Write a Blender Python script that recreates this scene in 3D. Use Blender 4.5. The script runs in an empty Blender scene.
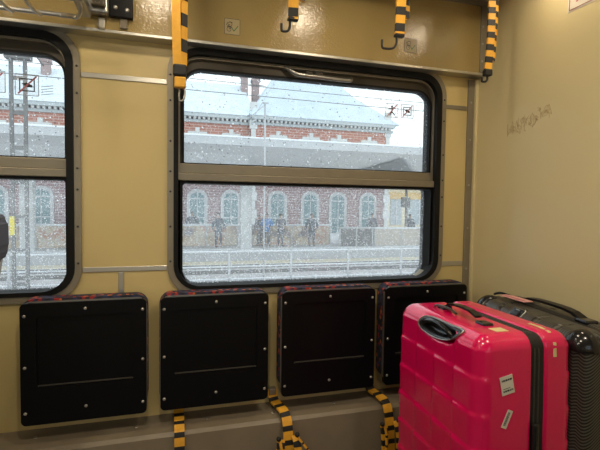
import bpy, bmesh, math, random
from mathutils import Vector, Matrix
random.seed(7)
S = bpy.context.scene
COL = S.collection
PI = math.pi

# ------------------------------------------------------------------ camera
cam_d = bpy.data.cameras.new('camera'); cam = bpy.data.objects.new('camera', cam_d); COL.objects.link(cam)
F, YAW, PIT, ROL = 441.57, 0.2895736, 0.0437643, 0.0131656
fw = Vector((math.sin(YAW)*math.cos(PIT), math.cos(YAW)*math.cos(PIT), -math.sin(PIT)))
r0 = Vector((math.cos(YAW), -math.sin(YAW), 0)); u0 = r0.cross(fw)
rr = r0*math.cos(ROL) + u0*math.sin(ROL); uu = -r0*math.sin(ROL) + u0*math.cos(ROL)
m = Matrix((rr, uu, -fw)).transposed().to_4x4(); m.translation = Vector((0, 0, 1.25))
cam.matrix_world = m
cam_d.sensor_width = 36; cam_d.lens = F/600*36; cam_d.clip_start = 0.02; cam_d.clip_end = 400
S.camera = cam
# ------------------------------------------------------------------ view, sky
S.view_settings.view_transform = 'Standard'; S.view_settings.look = 'None'
S.view_settings.exposure = 0.0; S.view_settings.gamma = 1.0
wd = bpy.data.worlds.new('overcast_sky'); S.world = wd; wd.use_nodes = True
wb = wd.node_tree.nodes['Background']; wb.inputs[0].default_value = (0.80, 0.87, 0.91, 1); wb.inputs[1].default_value = 1.85
LAMP_W = 1.0      # one knob for the carriage lamps
# (world portals at the windows, opaque to nothing)
def portal(x, y, z, sx, sz, rot):
    l = bpy.data.lights.new('window_daylight', 'AREA'); l.shape = 'RECTANGLE'; l.size = sx; l.size_y = sz
    l.cycles.is_portal = True
    o = bpy.data.objects.new('window_daylight', l); o.location = (x, y, z); o.rotation_euler = rot; COL.objects.link(o)
portal(0.63, 2.02, 1.35, 1.3, 1.0, (-PI/2, 0, 0))
portal(-0.95, 2.02, 1.35, 1.3, 1.0, (-PI/2, 0, 0))
portal(0.3, -1.12, 1.35, 1.3, 1.0, (PI/2, 0, 0))
portal(-1.3, -1.12, 1.35, 1.3, 1.0, (PI/2, 0, 0))

# ------------------------------------------------------------------ materials
def mat(name, col, rough=0.5, metal=0.0, bump=None, var=None, spec=0.5, coat=0.0, bdist=0.002):
    """procedural principled material. bump=(scale,strength); var=(scale, amount, colour2)"""
    mt = bpy.data.materials.new(name); mt.use_nodes = True
    nt = mt.node_tree; b = nt.nodes['Principled BSDF']
    b.inputs['Base Color'].default_value = (*col, 1); b.inputs['Roughness'].default_value = rough
    b.inputs['Metallic'].default_value = metal; b.inputs['Specular IOR Level'].default_value = spec
    b.inputs['Coat Weight'].default_value = coat; b.inputs['Coat Roughness'].default_value = 0.08
    tc = nt.nodes.new('ShaderNodeTexCoord')
    sc, am, c2 = var if var else (6.0, 0.25, tuple(c*0.8 for c in col))
    n = nt.nodes.new('ShaderNodeTexNoise'); n.inputs['Scale'].default_value = sc; n.inputs['Detail'].default_value = 5
    mx = nt.nodes.new('ShaderNodeMix'); mx.data_type = 'RGBA'
    mr = nt.nodes.new('ShaderNodeMapRange'); mr.inputs[1].default_value = 0.4; mr.inputs[2].default_value = 0.7; mr.inputs[4].default_value = am
    nt.links.new(tc.outputs['Object'], n.inputs['Vector']); nt.links.new(n.outputs['Fac'], mr.inputs[0])
    nt.links.new(mr.outputs[0], mx.inputs[0]); mx.inputs[6].default_value = (*col, 1); mx.inputs[7].default_value = (*c2, 1)
    nt.links.new(mx.outputs[2], b.inputs['Base Color'])
    if bump:
        n2 = nt.nodes.new('ShaderNodeTexNoise'); n2.inputs['Scale'].default_value = bump[0]; n2.inputs['Detail'].default_value = 2
        bp = nt.nodes.new('ShaderNodeBump'); bp.inputs['Strength'].default_value = bump[1]; bp.inputs['Distance'].default_value = bdist
        nt.links.new(tc.outputs['Object'], n2.inputs['Vector']); nt.links.new(n2.outputs['Fac'], bp.inputs['Height'])
        nt.links.new(bp.outputs[0], b.inputs['Normal'])
    return mt

M = {}
M['panel'] = mat('yellow_laminate', (0.62, 0.49, 0.215), 0.38, bump=(30, 0.05), var=(3, 0.35, (0.58, 0.455, 0.195)))
M['duct'] = mat('ochre_orange_peel_paint', (0.385, 0.285, 0.115), 0.09, bump=(130, 0.9), var=(3, 0.3, (0.35, 0.26, 0.105)), bdist=0.0012)
M['endwall'] = mat('cream_gloss_paint', (0.68, 0.59, 0.34), 0.20, bump=(90, 0.08), var=(2, 0.3, (0.64, 0.555, 0.32)))
M['alu'] = mat('brushed_aluminium', (0.62, 0.60, 0.54), 0.32, 0.85)
M['aludull'] = mat('worn_grey_frame', (0.27, 0.235, 0.17), 0.42, 0.35, var=(25, 0.3, (0.20, 0.175, 0.13)))
M['taupe'] = mat('taupe_sash', (0.085, 0.070, 0.048), 0.4, 0.3)
M['rubber'] = mat('black_rubber', (0.006, 0.006, 0.006), 0.6, spec=0.25)
M['chrome'] = mat('chrome', (0.75, 0.75, 0.75), 0.15, 1.0)
M['steel'] = mat('dull_steel', (0.42, 0.41, 0.38), 0.35, 0.9)
M['blackpl'] = mat('black_plastic', (0.004, 0.004, 0.005), 0.36, bump=(300, 0.06), spec=0.2)
M['blackgl'] = mat('black_gloss_plastic', (0.012, 0.012, 0.014), 0.16)
M['cover'] = mat('beige_grey_steel_cover', (0.22, 0.18, 0.125), 0.28, bump=(20, 0.05), var=(9, 0.5, (0.17, 0.14, 0.10)))
M['floor'] = mat('dark_vinyl_floor', (0.09, 0.085, 0.08), 0.5)
M['ceil'] = mat('cream_ceiling', (0.55, 0.49, 0.36), 0.5)
M['yellow'] = mat('yellow_webbing', (0.80, 0.41, 0.03), 0.55, bump=(500, 0.2), var=(60, 0.4, (0.62, 0.28, 0.02)))
M['webblack'] = mat('black_webbing', (0.012, 0.012, 0.012), 0.6, bump=(500, 0.2))
M['pink'] = mat('glossy_pink_shell', (0.74, 0.003, 0.10), 0.22, coat=0.5, var=(40, 0.25, (0.64, 0.003, 0.085)))
M['paper'] = mat('white_paper', (0.72, 0.68, 0.60), 0.6)
M['cream'] = mat('yellowed_tape', (0.70, 0.58, 0.30), 0.5)
M['ink'] = mat('black_ink', (0.03, 0.03, 0.03), 0.6)
M['redink'] = mat('red_ink', (0.60, 0.05, 0.05), 0.6)
M['greenink'] = mat('green_ink', (0.02, 0.16, 0.05), 0.6)
M['pinktag'] = mat('pink_luggage_tag', (0.72, 0.36, 0.33), 0.5)
M['scratch'] = mat('brown_scratch', (0.45, 0.31, 0.16), 0.6)
M['stickertan'] = mat('clear_faded_sticker', (0.44, 0.36, 0.20), 0.4)
M['snow'] = mat('snow', (0.86, 0.90, 0.93), 0.8, bump=(3, 0.3), var=(0.8, 0.5, (0.74, 0.80, 0.86)), bdist=0.05)
M['roofsnow'] = mat('thin_snow_on_slate', (0.70, 0.78, 0.84), 0.8, var=(1.6, 0.7, (0.55, 0.65, 0.73)))
M['stone'] = mat('pale_stone', (0.66, 0.68, 0.68), 0.8)
M['sur'] = mat('grey_stone_surround', (0.46, 0.47, 0.48), 0.8)
M['cornice'] = mat('grey_cornice', (0.50, 0.55, 0.57), 0.8)
M['canopy'] = mat('grey_canopy_sheet', (0.72, 0.74, 0.76), 0.6)
M['canopyshade'] = mat('shaded_canopy_sheet', (0.55, 0.58, 0.61), 0.6)  # canopy sheet with shade put into its colour
M['concrete'] = mat('snowy_grey_concrete', (0.55, 0.57, 0.59), 0.8, var=(2, 0.5, (0.42, 0.44, 0.46)))
M['gravel'] = mat('snowy_gravel', (0.66, 0.65, 0.66), 0.9, var=(5, 0.8, (0.34, 0.32, 0.33)))
M['yellowpaint'] = mat('ochre_building_paint', (0.72, 0.50, 0.18), 0.8)
M['gratey'] = mat('pale_cream_strip', (0.88, 0.80, 0.60), 0.8)
M['darkglass'] = mat('dark_window_glass', (0.10, 0.20, 0.22), 0.15)
M['chimney'] = mat('brown_chimney_brick', (0.36, 0.27, 0.26), 0.9)
M['mastgrey'] = mat('mast_grey_steel', (0.17, 0.17, 0.17), 0.7, 0.2)
M['fence'] = mat('grey_fence_steel', (0.50, 0.52, 0.54), 0.6, 0.2)
M['skin'] = mat('skin', (0.50, 0.32, 0.24), 0.6)
M['blue'] = mat('bright_blue_cloth', (0.02, 0.23, 0.62), 0.8)
M['navy'] = mat('dark_blue_grey_cloth', (0.06, 0.09, 0.13), 0.8)
M['greycl'] = mat('grey_cloth', (0.15, 0.16, 0.20), 0.8)
M['jeans'] = mat('dull_jeans', (0.06, 0.08, 0.12), 0.8)
M['darkcl'] = mat('black_knit', (0.012, 0.012, 0.014), 0.9)
M['seatgrey'] = mat('grey_white_seat_shell', (0.50, 0.52, 0.50), 0.45)
M['seatblue'] = mat('slate_blue_upholstery', (0.10, 0.12, 0.19), 0.8, bump=(300, 0.3))
M['yellowsign'] = mat('yellow_sign', (0.75, 0.62, 0.05), 0.5)
M['pinksign'] = mat('faded_red_edge', (0.30, 0.10, 0.07), 0.6)

def brick(name, c1, c2, mortar, scale, w=0.5, h=0.25, ms=0.02):
    mt = bpy.data.materials.new(name); mt.use_nodes = True; nt = mt.node_tree; b = nt.nodes['Principled BSDF']
    tc = nt.nodes.new('ShaderNodeTexCoord'); mp = nt.nodes.new('ShaderNodeMapping'); mp.inputs['Rotation'].default_value = (PI/2, 0, 0)
    t = nt.nodes.new('ShaderNodeTexBrick'); t.inputs['Color1'].default_value = (*c1, 1); t.inputs['Color2'].default_value = (*c2, 1)
    t.inputs['Mortar'].default_value = (*mortar, 1); t.inputs['Scale'].default_value = scale
    t.inputs['Brick Width'].default_value = w; t.inputs['Row Height'].default_value = h; t.inputs['Mortar Size'].default_value = ms
    nt.links.new(tc.outputs['Object'], mp.inputs[0]); nt.links.new(mp.outputs[0], t.inputs['Vector'])
    nt.links.new(t.outputs['Color'], b.inputs['Base Color']); b.inputs['Roughness'].default_value = 0.9
    return mt
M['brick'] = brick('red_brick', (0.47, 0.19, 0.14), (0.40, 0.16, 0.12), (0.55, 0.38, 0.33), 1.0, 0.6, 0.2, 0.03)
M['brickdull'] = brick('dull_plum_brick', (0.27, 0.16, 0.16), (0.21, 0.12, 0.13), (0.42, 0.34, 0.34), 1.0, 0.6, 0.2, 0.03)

def moquette():
    mt = bpy.data.materials.new('patterned_moquette'); mt.use_nodes = True; nt = mt.node_tree; b = nt.nodes['Principled BSDF']
    tc = nt.nodes.new('ShaderNodeTexCoord'); v = nt.nodes.new('ShaderNodeTexVoronoi'); v.inputs['Scale'].default_value = 75
    sep = nt.nodes.new('ShaderNodeSeparateColor'); r = nt.nodes.new('ShaderNodeValToRGB')
    e = r.color_ramp; e.interpolation = 'CONSTANT'
    cols = [(0, (0.02, 0.02, 0.035)), (0.42, (0.035, 0.045, 0.11)), (0.58, (0.02, 0.02, 0.03)), (0.72, (0.36, 0.03, 0.03)), (0.84, (0.60, 0.16, 0.05)), (0.90, (0.03, 0.04, 0.09))]
    e.elements[0].color = (*cols[0][1], 1); e.elements[1].position = cols[1][0]; e.elements[1].color = (*cols[1][1], 1)
    for p, c in cols[2:]:
        q = e.elements.new(p); q.color = (*c, 1)
    nt.links.new(tc.outputs['Object'], v.inputs['Vector']); nt.links.new(v.outputs['Color'], sep.inputs[0])
    nt.links.new(sep.outputs[0], r.inputs[0]); nt.links.new(r.outputs[0], b.inputs['Base Color']); b.inputs['Roughness'].default_value = 0.9
    return mt
M['moq'] = moquette()

def carbon():
    mt = bpy.data.materials.new('black_carbon_texture_shell'); mt.use_nodes = True; nt = mt.node_tree; b = nt.nodes['Principled BSDF']
    tc = nt.nodes.new('ShaderNodeTexCoord'); mp = nt.nodes.new('ShaderNodeMapping'); mp.inputs['Scale'].default_value = (1, 1, -1)
    w = nt.nodes.new('ShaderNodeTexWave'); w.inputs['Scale'].default_value = 66; w.inputs['Distortion'].default_value = 0; w.bands_direction = 'DIAGONAL'
    r = nt.nodes.new('ShaderNodeValToRGB'); r.color_ramp.elements[0].position = 0.3; r.color_ramp.elements[0].color = (0.006, 0.006, 0.006, 1)
    r.color_ramp.elements[1].position = 0.8; r.color_ramp.elements[1].color = (0.10, 0.095, 0.08, 1)
    bp = nt.nodes.new('ShaderNodeBump'); bp.inputs['Strength'].default_value = 0.5; bp.inputs['Distance'].default_value = 0.001
    nt.links.new(tc.outputs['Object'], mp.inputs[0]); nt.links.new(mp.outputs[0], w.inputs['Vector']); nt.links.new(w.outputs['Fac'], r.inputs[0])
    nt.links.new(w.outputs['Fac'], bp.inputs['Height']); nt.links.new(bp.outputs[0], b.inputs['Normal'])
    nt.links.new(r.outputs[0], b.inputs['Base Color']); b.inputs['Roughness'].default_value = 0.3
    return mt
M['carbon'] = carbon()
M['beigewall'] = mat('beige_grey_wall', (0.60, 0.54, 0.47), 0.9)
M['roofpav'] = mat('bluish_snow_slate', (0.60, 0.70, 0.78), 0.8, var=(1.2, 0.6, (0.50, 0.61, 0.70)))
M['ochrepale'] = mat('pale_ochre_wall', (0.80, 0.72, 0.52), 0.8)
M['hazeglass'] = mat('pale_grey_glass', (0.42, 0.50, 0.53), 0.2)

def graffiti():
    mt = bpy.data.materials.new('graffiti_and_peeling_boards'); mt.use_nodes = True; nt = mt.node_tree; b = nt.nodes['Principled BSDF']
    tc = nt.nodes.new('ShaderNodeTexCoord'); n = nt.nodes.new('ShaderNodeTexNoise'); n.inputs['Scale'].default_value = 1.3; n.inputs['Detail'].default_value = 6
    r = nt.nodes.new('ShaderNodeValToRGB'); e = r.color_ramp
    e.elements[0].position = 0.32; e.elements[0].color = (0.25, 0.22, 0.24, 1); e.elements[1].position = 0.45; e.elements[1].color = (0.68, 0.52, 0.34, 1)
    for p, c in ((0.52, (0.74, 0.68, 0.56)), (0.60, (0.66, 0.34, 0.22)), (0.68, (0.60, 0.58, 0.55))):
        q = e.elements.new(p); q.color = (*c, 1)
    nt.links.new(tc.outputs['Object'], n.inputs['Vector']); nt.links.new(n.outputs['Fac'], r.inputs[0])
    nt.links.new(r.outputs[0], b.inputs['Base Color']); b.inputs['Roughness'].default_value = 0.9
    return mt
M['graffiti'] = graffiti()

def pane_mat(name, film, speck_size, speck_cut, darkspots):
    """dirty wet glass: clear glass with reflection, a film for dust and painted snow haze, and dried drops"""
    mt = bpy.data.materials.new(name); mt.use_nodes = True; nt = mt.node_tree; nt.nodes.clear()
    N = nt.nodes.new; L = nt.links.new
    out = N('ShaderNodeOutputMaterial'); tr = N('ShaderNodeBsdfTransparent'); tr.inputs[0].default_value = (0.97, 0.99, 0.99, 1)
    gl = N('ShaderNodeBsdfGlossy'); gl.inputs['Roughness'].default_value = 0.02
    fr = N('ShaderNodeFresnel'); fr.inputs[0].default_value = 1.45
    mg = N('ShaderNodeMixShader'); L(fr.outputs[0], mg.inputs[0]); L(tr.outputs[0], mg.inputs[1]); L(gl.outputs[0], mg.inputs[2])
    df = N('ShaderNodeBsdfTranslucent'); df.inputs[0].default_value = (0.92, 0.95, 0.97, 1)
    tc = N('ShaderNodeTexCoord')
    # fine mottled film: dust, plus outdoor snow haze put into the glass
    nz = N('ShaderNodeTexNoise'); nz.inputs['Scale'].default_value = 210; nz.inputs['Detail'].default_value = 3
    L(tc.outputs['Object'], nz.inputs['Vector'])
    m1 = N('ShaderNodeMapRange'); m1.inputs[1].default_value = 0.40; m1.inputs[2].default_value = 0.66
    m1.inputs[3].default_value = film*0.45; m1.inputs[4].default_value = min(1, film*2.1); L(nz.outputs['Fac'], m1.inputs[0])
    # drops
    vo = N('ShaderNodeTexVoronoi'); vo.inputs['Scale'].default_value = speck_size; L(tc.outputs['Object'], vo.inputs['Vector'])
    sc = N('ShaderNodeSeparateColor'); L(vo.outputs['Color'], sc.inputs[0])
    m2 = N('ShaderNodeMapRange'); m2.inputs[1].default_value = speck_cut; m2.inputs[2].default_value = 1.0; m2.inputs[3].default_value = 0.0; m2.inputs[4].default_value = 0.42
    L(sc.outputs[0], m2.inputs[0])
    lt = N('ShaderNodeMath'); lt.operation = 'LESS_THAN'; L(vo.outputs['Distance'], lt.inputs[0]); L(m2.outputs[0], lt.inputs[1])
    ml = N('ShaderNodeMath'); ml.operation = 'MULTIPLY'; ml.inputs[1].default_value = 1.0; L(lt.outputs[0], ml.inputs[0])
    mxx = N('ShaderNodeMath'); mxx.operation = 'MAXIMUM'; L(m1.outputs[0], mxx.inputs[0]); L(ml.outputs[0], mxx.inputs[1])
    mf = N('ShaderNodeMixShader'); L(mxx.outputs[0], mf.inputs[0]); L(mg.outputs[0], mf.inputs[1]); L(df.outputs[0], mf.inputs[2])
    # small dark dirt specks
    dd = N('ShaderNodeBsdfDiffuse'); dd.inputs[0].default_value = (0.12, 0.12, 0.12, 1)
    v2 = N('ShaderNodeTexVoronoi'); v2.inputs['Scale'].default_value = 75; L(tc.outputs['Object'], v2.inputs['Vector'])
    s2 = N('ShaderNodeSeparateColor'); L(v2.outputs['Color'], s2.inputs[0])
    m3 = N('ShaderNodeMapRange'); m3.inputs[1].default_value = darkspots; m3.inputs[2].default_value = 1.0; m3.inputs[3].default_value = 0.0; m3.inputs[4].default_value = 0.24
    L(s2.outputs[1], m3.inputs[0])
    l2 = N('ShaderNodeMath'); l2.operation = 'LESS_THAN'; L(v2.outputs['Distance'], l2.inputs[0]); L(m3.outputs[0], l2.inputs[1])
    l3 = N('ShaderNodeMath'); l3.operation = 'MULTIPLY'; l3.inputs[1].default_value = 0.6; L(l2.outputs[0], l3.inputs[0])
    me = N('ShaderNodeMixShader'); L(l3.outputs[0], me.inputs[0]); L(mf.outputs[0], me.inputs[1]); L(dd.outputs[0], me.inputs[2])
    L(me.outputs[0], out.inputs[0])
    return mt
M['pane_up'] = pane_mat('rain_spotted_glass', 0.045, 110, 0.92, 0.68)
M['pane_low'] = pane_mat('snow_hazed_wet_glass', 0.12, 190, 0.55, 0.9)

def emis(name, col, s):
    mt = bpy.data.materials.new(name); mt.use_nodes = True; nt = mt.node_tree; b = nt.nodes['Principled BSDF']
    b.inputs['Base Color'].default_value = (*col, 1); b.inputs['Emission Color'].default_value = (*col, 1); b.inputs['Emission Strength'].default_value = s
    return mt
M['lamp'] = emis('warm_lamp_diffuser', (1.0, 0.80, 0.52), 40*LAMP_W)

# ------------------------------------------------------------------ mesh helpers
def obj(name, bm, mats, parent=None, smooth=False, loc=None):
    me = bpy.data.meshes.new(name)
    bmesh.ops.recalc_face_normals(bm, faces=bm.faces)
    if smooth:
        for f in bm.faces: f.smooth = True
    bm.to_mesh(me); bm.free()
    for k in (mats if isinstance(mats, (list, tuple)) else [mats]): me.materials.append(M[k])
    if smooth: me.set_sharp_from_angle(angle=math.radians(38))
    o = bpy.data.objects.new(name, me); COL.objects.link(o)
    if loc is not None: o.location = loc
    if parent: o.parent = parent
    return o
def tag(o, label, cat, group=None):
    o['label'] = label; o['category'] = cat
    if group: o['group'] = group
    return o
def thing(name, label, cat, loc=(0, 0, 0), rotz=0, group=None):
    o = bpy.data.objects.new(name, None); COL.objects.link(o); o.location = loc; o.rotation_euler = (0, 0, rotz)
    o.empty_display_size = 0.05
    return tag(o, label, cat, group)
def struct(name, bm, mats, **k):
    o = obj(name, bm, mats, **k); o['kind'] = 'structure'; return o
def dup(root, loc=None, rotz=None, label=None, group=None):
    r = root.copy(); COL.objects.link(r)
    if loc is not None: r.location = loc
    if rotz is not None: r.rotation_euler = (0, 0, rotz)
    if label: r['label'] = label
    if group: r['group'] = group
    for ch in list(root.children):
        c = ch.copy(); COL.objects.link(c); c.parent = r
        for g in ch.children:
            d = g.copy(); COL.objects.link(d); d.parent = c
    return r
def box(bm, a, b, bev=0.0, mi=0, seg=2):
    """axis box from corner a to corner b"""
    t = bmesh.new()
    bmesh.ops.create_cube(t, size=1.0)
    c = [(a[i]+b[i])/2 for i in range(3)]; s = [abs(b[i]-a[i]) for i in range(3)]
    for v in t.verts: v.co = Vector((c[0]+v.co.x*s[0], c[1]+v.co.y*s[1], c[2]+v.co.z*s[2]))
    if bev > 0: bmesh.ops.bevel(t, geom=t.edges[:], offset=min(bev, min(s)*0.49), segments=seg, profile=0.5, affect='EDGES')
    merge(bm, t, mi)
def merge(bm, t, mi=0, mtx=None):
    if mtx is not None: bmesh.ops.transform(t, matrix=mtx, verts=t.verts)
    mp = {v: bm.verts.new(v.co) for v in t.verts}
    for f in t.faces:
        try: nf = bm.faces.new([mp[v] for v in f.verts])
        except ValueError: continue
        nf.material_index = mi if mi is not None else f.material_index
        nf.smooth = f.smooth
    t.free()
def bx(*args, **k):
    bm = bmesh.new(); box(bm, *args, **k); return bm
def rrect(x0, x1, z0, z1, r, n=8):
    """rounded rectangle loop; r scalar or (bl,br,tr,tl)"""
    if not isinstance(r, (tuple, list)): r = (r,)*4
    pts = []
    for (cx, cz, a0, rad) in ((x0+r[0], z0+r[0], PI, r[0]), (x1-r[1], z0+r[1], 1.5*PI, r[1]), (x1-r[2], z1-r[2], 0, r[2]), (x0+r[3], z1-r[3], PI/2, r[3])):
        for i in range(n+1):
            a = a0 + (PI/2)*i/n; pts.append((cx+rad*math.cos(a), cz+rad*math.sin(a)))
    return pts
def ring(bm, outer, inner, y0, y1, mi=0):
    """solid ring in the XZ plane between two loops with equal counts; y0 front, y1 back"""
    n = len(outer)
    L = [[bm.verts.new((p[0], y, p[1])) for p in lp] for lp, y in ((outer, y0), (inner, y0), (inner, y1), (outer, y1))]
    for k in range(4):
        A, B = L[k], L[(k+1) % 4]
        for i in range(n):
            j = (i+1) % n
            q = [A[i], A[j], B[j], B[i]]
            if len({tuple(v.co) for v in q}) < 3: continue
            f = bm.faces.new(q); f.material_index = mi
def plate(bm, loop, y0, y1, mi=0):
    a = [bm.verts.new((p[0], y0, p[1])) for p in loop]; b = [bm.verts.new((p[0], y1, p[1])) for p in loop]
    bm.faces.new(a).material_index = mi; bm.faces.new(b[::-1]).material_index = mi
    for i in range(len(loop)):
        j = (i+1) % len(loop); bm.faces.new((a[i], b[i], b[j], a[j])).material_index = mi
def tube(bm, pts, r, n=10, mi=0, caps=True):
    pts = [Vector(p) for p in pts]; rs = r if isinstance(r, (list, tuple)) else [r]*len(pts)
    prev = None; rings = []
    up = None
    for i, p in enumerate(pts):
        d = (pts[min(i+1, len(pts)-1)] - pts[max(i-1, 0)]).normalized()
        if up is None: up = d.orthogonal().normalized()
        up = (up - d*up.dot(d)).normalized(); s = d.cross(up)
        rings.append([bm.verts.new(p + (up*math.cos(2*PI*k/n) + s*math.sin(2*PI*k/n))*rs[i]) for k in range(n)])
    for a, b in zip(rings, rings[1:]):
        for k in range(n):
            f = bm.faces.new((a[k], a[(k+1) % n], b[(k+1) % n], b[k])); f.material_index = mi; f.smooth = True
    if caps:
        bm.faces.new(rings[0][::-1]).material_index = mi; bm.faces.new(rings[-1]).material_index = mi
def dome(bm, c, r, ax=(0, -1, 0), h=None, mi=0, n=12):
    """screw head: low dome at c facing ax"""
    ax = Vector(ax).normalized(); u = ax.orthogonal().normalized(); s = ax.cross(u); h = h or r*0.5; c = Vector(c)
    pr = []
    for k, (rr_, hh) in enumerate(((1.0, -0.3), (1.0, 0.15), (0.85, 0.6), (0.5, 0.92))):
        pr.append([bm.verts.new(c + ax*h*hh + (u*math.cos(2*PI*i/n)+s*math.sin(2*PI*i/n))*r*rr_) for i in range(n)])
    for a, b in zip(pr, pr[1:]):
        for i in range(n):
            f = bm.faces.new((a[i], a[(i+1) % n], b[(i+1) % n], b[i])); f.material_index = mi; f.smooth = True
    bm.faces.new(pr[-1]).material_index = mi; bm.faces.new(pr[0][::-1]).material_index = mi
def smooth_path(pts, k=6):
    pts = [Vector(p) for p in pts]; out = []
    P = [pts[0]] + pts + [pts[-1]]
    for i in range(1, len(P)-2):
        for t in range(k):
            u = t/k; a, b, c, d = P[i-1], P[i], P[i+1], P[i+2]
            out.append(0.5*((2*b) + (c-a)*u + (2*a-5*b+4*c-d)*u*u + (3*b-a-3*c+d)*u**3))
    out.append(pts[-1]); return out
def ribbon(bm, pts, width, thick, wdir=(1, 0, 0), stripe=0.05, mats=(0, 1), duty=0.5, phase=0.0):
    """flat belt swept along pts, striped across by length"""
    pts = smooth_path(pts, 10); wdir = Vector(wdir)
    res = [pts[0]]; acc = 0
    step = stripe*0.125
    for a, b in zip(pts, pts[1:]):
        L = (b-a).length
        if L == 0: continue
        t = step - acc
        while t <= L:
            res.append(a.lerp(b, t/L)); t += step
        acc = L - (t-step)
    rows = []
    for i, p in enumerate(res):
        d = (res[min(i+1, len(res)-1)]-res[max(i-1, 0)]).normalized()
        w = (wdir - d*wdir.dot(d)).normalized(); nn = d.cross(w).normalized()
        rows.append([bm.verts.new(p + w*sx*width/2 + nn*sn*thick/2) for sx, sn in ((-1, -1), (1, -1), (1, 1), (-1, 1))])
    for i, (a, b) in enumerate(zip(rows, rows[1:])):
        u = ((i*step)/stripe + phase) % 1.0; mi = mats[0] if u < duty else mats[1]
        for k in range(4):
            bm.faces.new((a[k], a[(k+1) % 4], b[(k+1) % 4], b[k])).material_index = mi
    bm.faces.new(rows[0]).material_index = mats[0]; bm.faces.new(rows[-1][::-1]).material_index = mats[0]

# ------------------------------------------------------------------ room shell
ZF, ZC = 0.10, 2.26
X0, X1, Y0, Y1, YO = -3.2, 1.44, -0.95, 1.85, 1.97
GZ = -1.45     # track level outside
struct('floor', bx((X0, Y0, ZF-0.1), (X1, YO, ZF)), 'floor')
struct('ceiling', bx((X0, Y0, ZC), (X1, YO, ZC+0.08)), 'ceil')
WIN = dict(x0=-0.005, x1=1.268, z0=0.875, z1=1.90)
PITCH = 1.585
def wall_with_windows(name, y0, y1, xs, xa, xb, mats):
    bm = bmesh.new()
    hz0, hz1, R = WIN['z0']+0.02, WIN['z1']-0.02, 0.12
    n = 8
    edges = [xa] + sum([[x+WIN['x0']-0.08, x+WIN['x1']+0.08] for x in xs], []) + [xb]
    for x in xs:
        a, b = x+WIN['x0'], x+WIN['x1']
        inner = rrect(a+0.02, b-0.02, hz0, hz1, R, n)
        ax, bx_ = a-0.08, b+0.08; az, bz = hz0-0.1, hz1+0.1
        # outer loop projected to the rectangle with matching counts
        cx, cz = (ax+bx_)/2, (az+bz)/2; outer = []
        for (px, pz) in inner:
            dx, dz = px-cx, pz-cz
            t = min((bx_-cx)/abs(dx) if dx else 9e9, (bz-cz)/abs(dz) if dz else 9e9)
            outer.append((cx+dx*t, cz+dz*t))
        # snap the middle of each corner arc to the rectangle corner
        for c, (qx, qz) in zip(range(4), ((ax, az), (bx_, az), (bx_, bz), (ax, bz))):
            outer[c*(n+1)+n//2] = (qx, qz)
        ring(bm, outer, inner, y0, y1)
        box(bm, (ax, y0, ZF), (bx_, y1, az)); box(bm, (ax, y0, bz), (bx_, y1, ZC))
    for a, b in zip(edges[0::2], edges[1::2]):
        if b > a: box(bm, (a, y0, ZF), (b, y1, ZC))
    return struct(name, bm, mats)
wall_with_windows('wall_window_side', Y1, YO, [-PITCH, 0.0], X0, X1, 'panel')
wall_with_windows('wall_opposite_side', Y0-0.12, Y0, [-1.95, -0.35], X0, X1, 'panel')
struct('wall_right', bx((X1, Y0-0.12, ZF-0.1), (X1+0.06, YO, ZC)), 'endwall')
struct('wall_left', bx((X0-0.06, Y0-0.12, ZF-0.1), (X0, YO, ZC)), 'panel')

# aluminium joint strips on the window wall (each a trim)
tn = [0]
def trim(a, b, m='alu', bev=0.002, screws=None):
    tn[0] += 1
    bm = bx(a, b, bev=bev); 
    if screws:
        for c in screws: dome(bm, c, 0.0055, mi=1)
    return struct('trim_%d' % tn[0], bm, [m, 'steel'])
g = Y1-0.004
trim((WIN['x1']-PITCH+0.001, g, 1.722), (WIN['x0']-0.001, Y1, 1.742))
trim((WIN['x1']-PITCH+0.001, g, 0.983), (WIN['x0']-0.001, Y1, 1.003))
trim((-0.188, g, 0.42), (-0.168, Y1, 0.982))
trim((WIN['x1']+0.001, g, 1.722), (1.388, Y1, 1.742), 'aludull')
trim((WIN['x1']+0.001, g, 0.966), (1.388, Y1, 0.990))
trim((1.390, Y1-0.008, 0.40), (1.425, Y1, 1.87), 'aludull', screws=[(1.407, Y1-0.008, z) for z in (0.75, 0.95, 1.15, 1.36, 1.58, 1.76)])
trim((1.425, Y1-0.02, 0.40), (1.44, Y1, 1.87), 'endwall')

# upper duct panel above the windows with bright lower edge
PY = 1.79
bm = bmesh.new(); box(bm, (X0, PY, 1.888), (X1, Y1, 2.195))
struct('wall_upper_duct_panel', bm, 'duct')
trim((X0, PY-0.004, 1.876), (X1, Y1, 1.888), 'alu')
trim((X0, PY-0.012, 2.195), (X1, Y1, 2.215), 'aludull')
bm = bmesh.new()
box(bm, (X0, 1.70, 2.216), (X1, Y1, 2.26)); struct('trim_%d' % 90, bm, 'ceil')
trim((1.405, PY-0.008, 1.890), (1.4395, PY, 2.194), 'aludull', screws=[(1.415, PY-0.008, z) for z in (1.94, 2.02, 2.10)])
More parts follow.
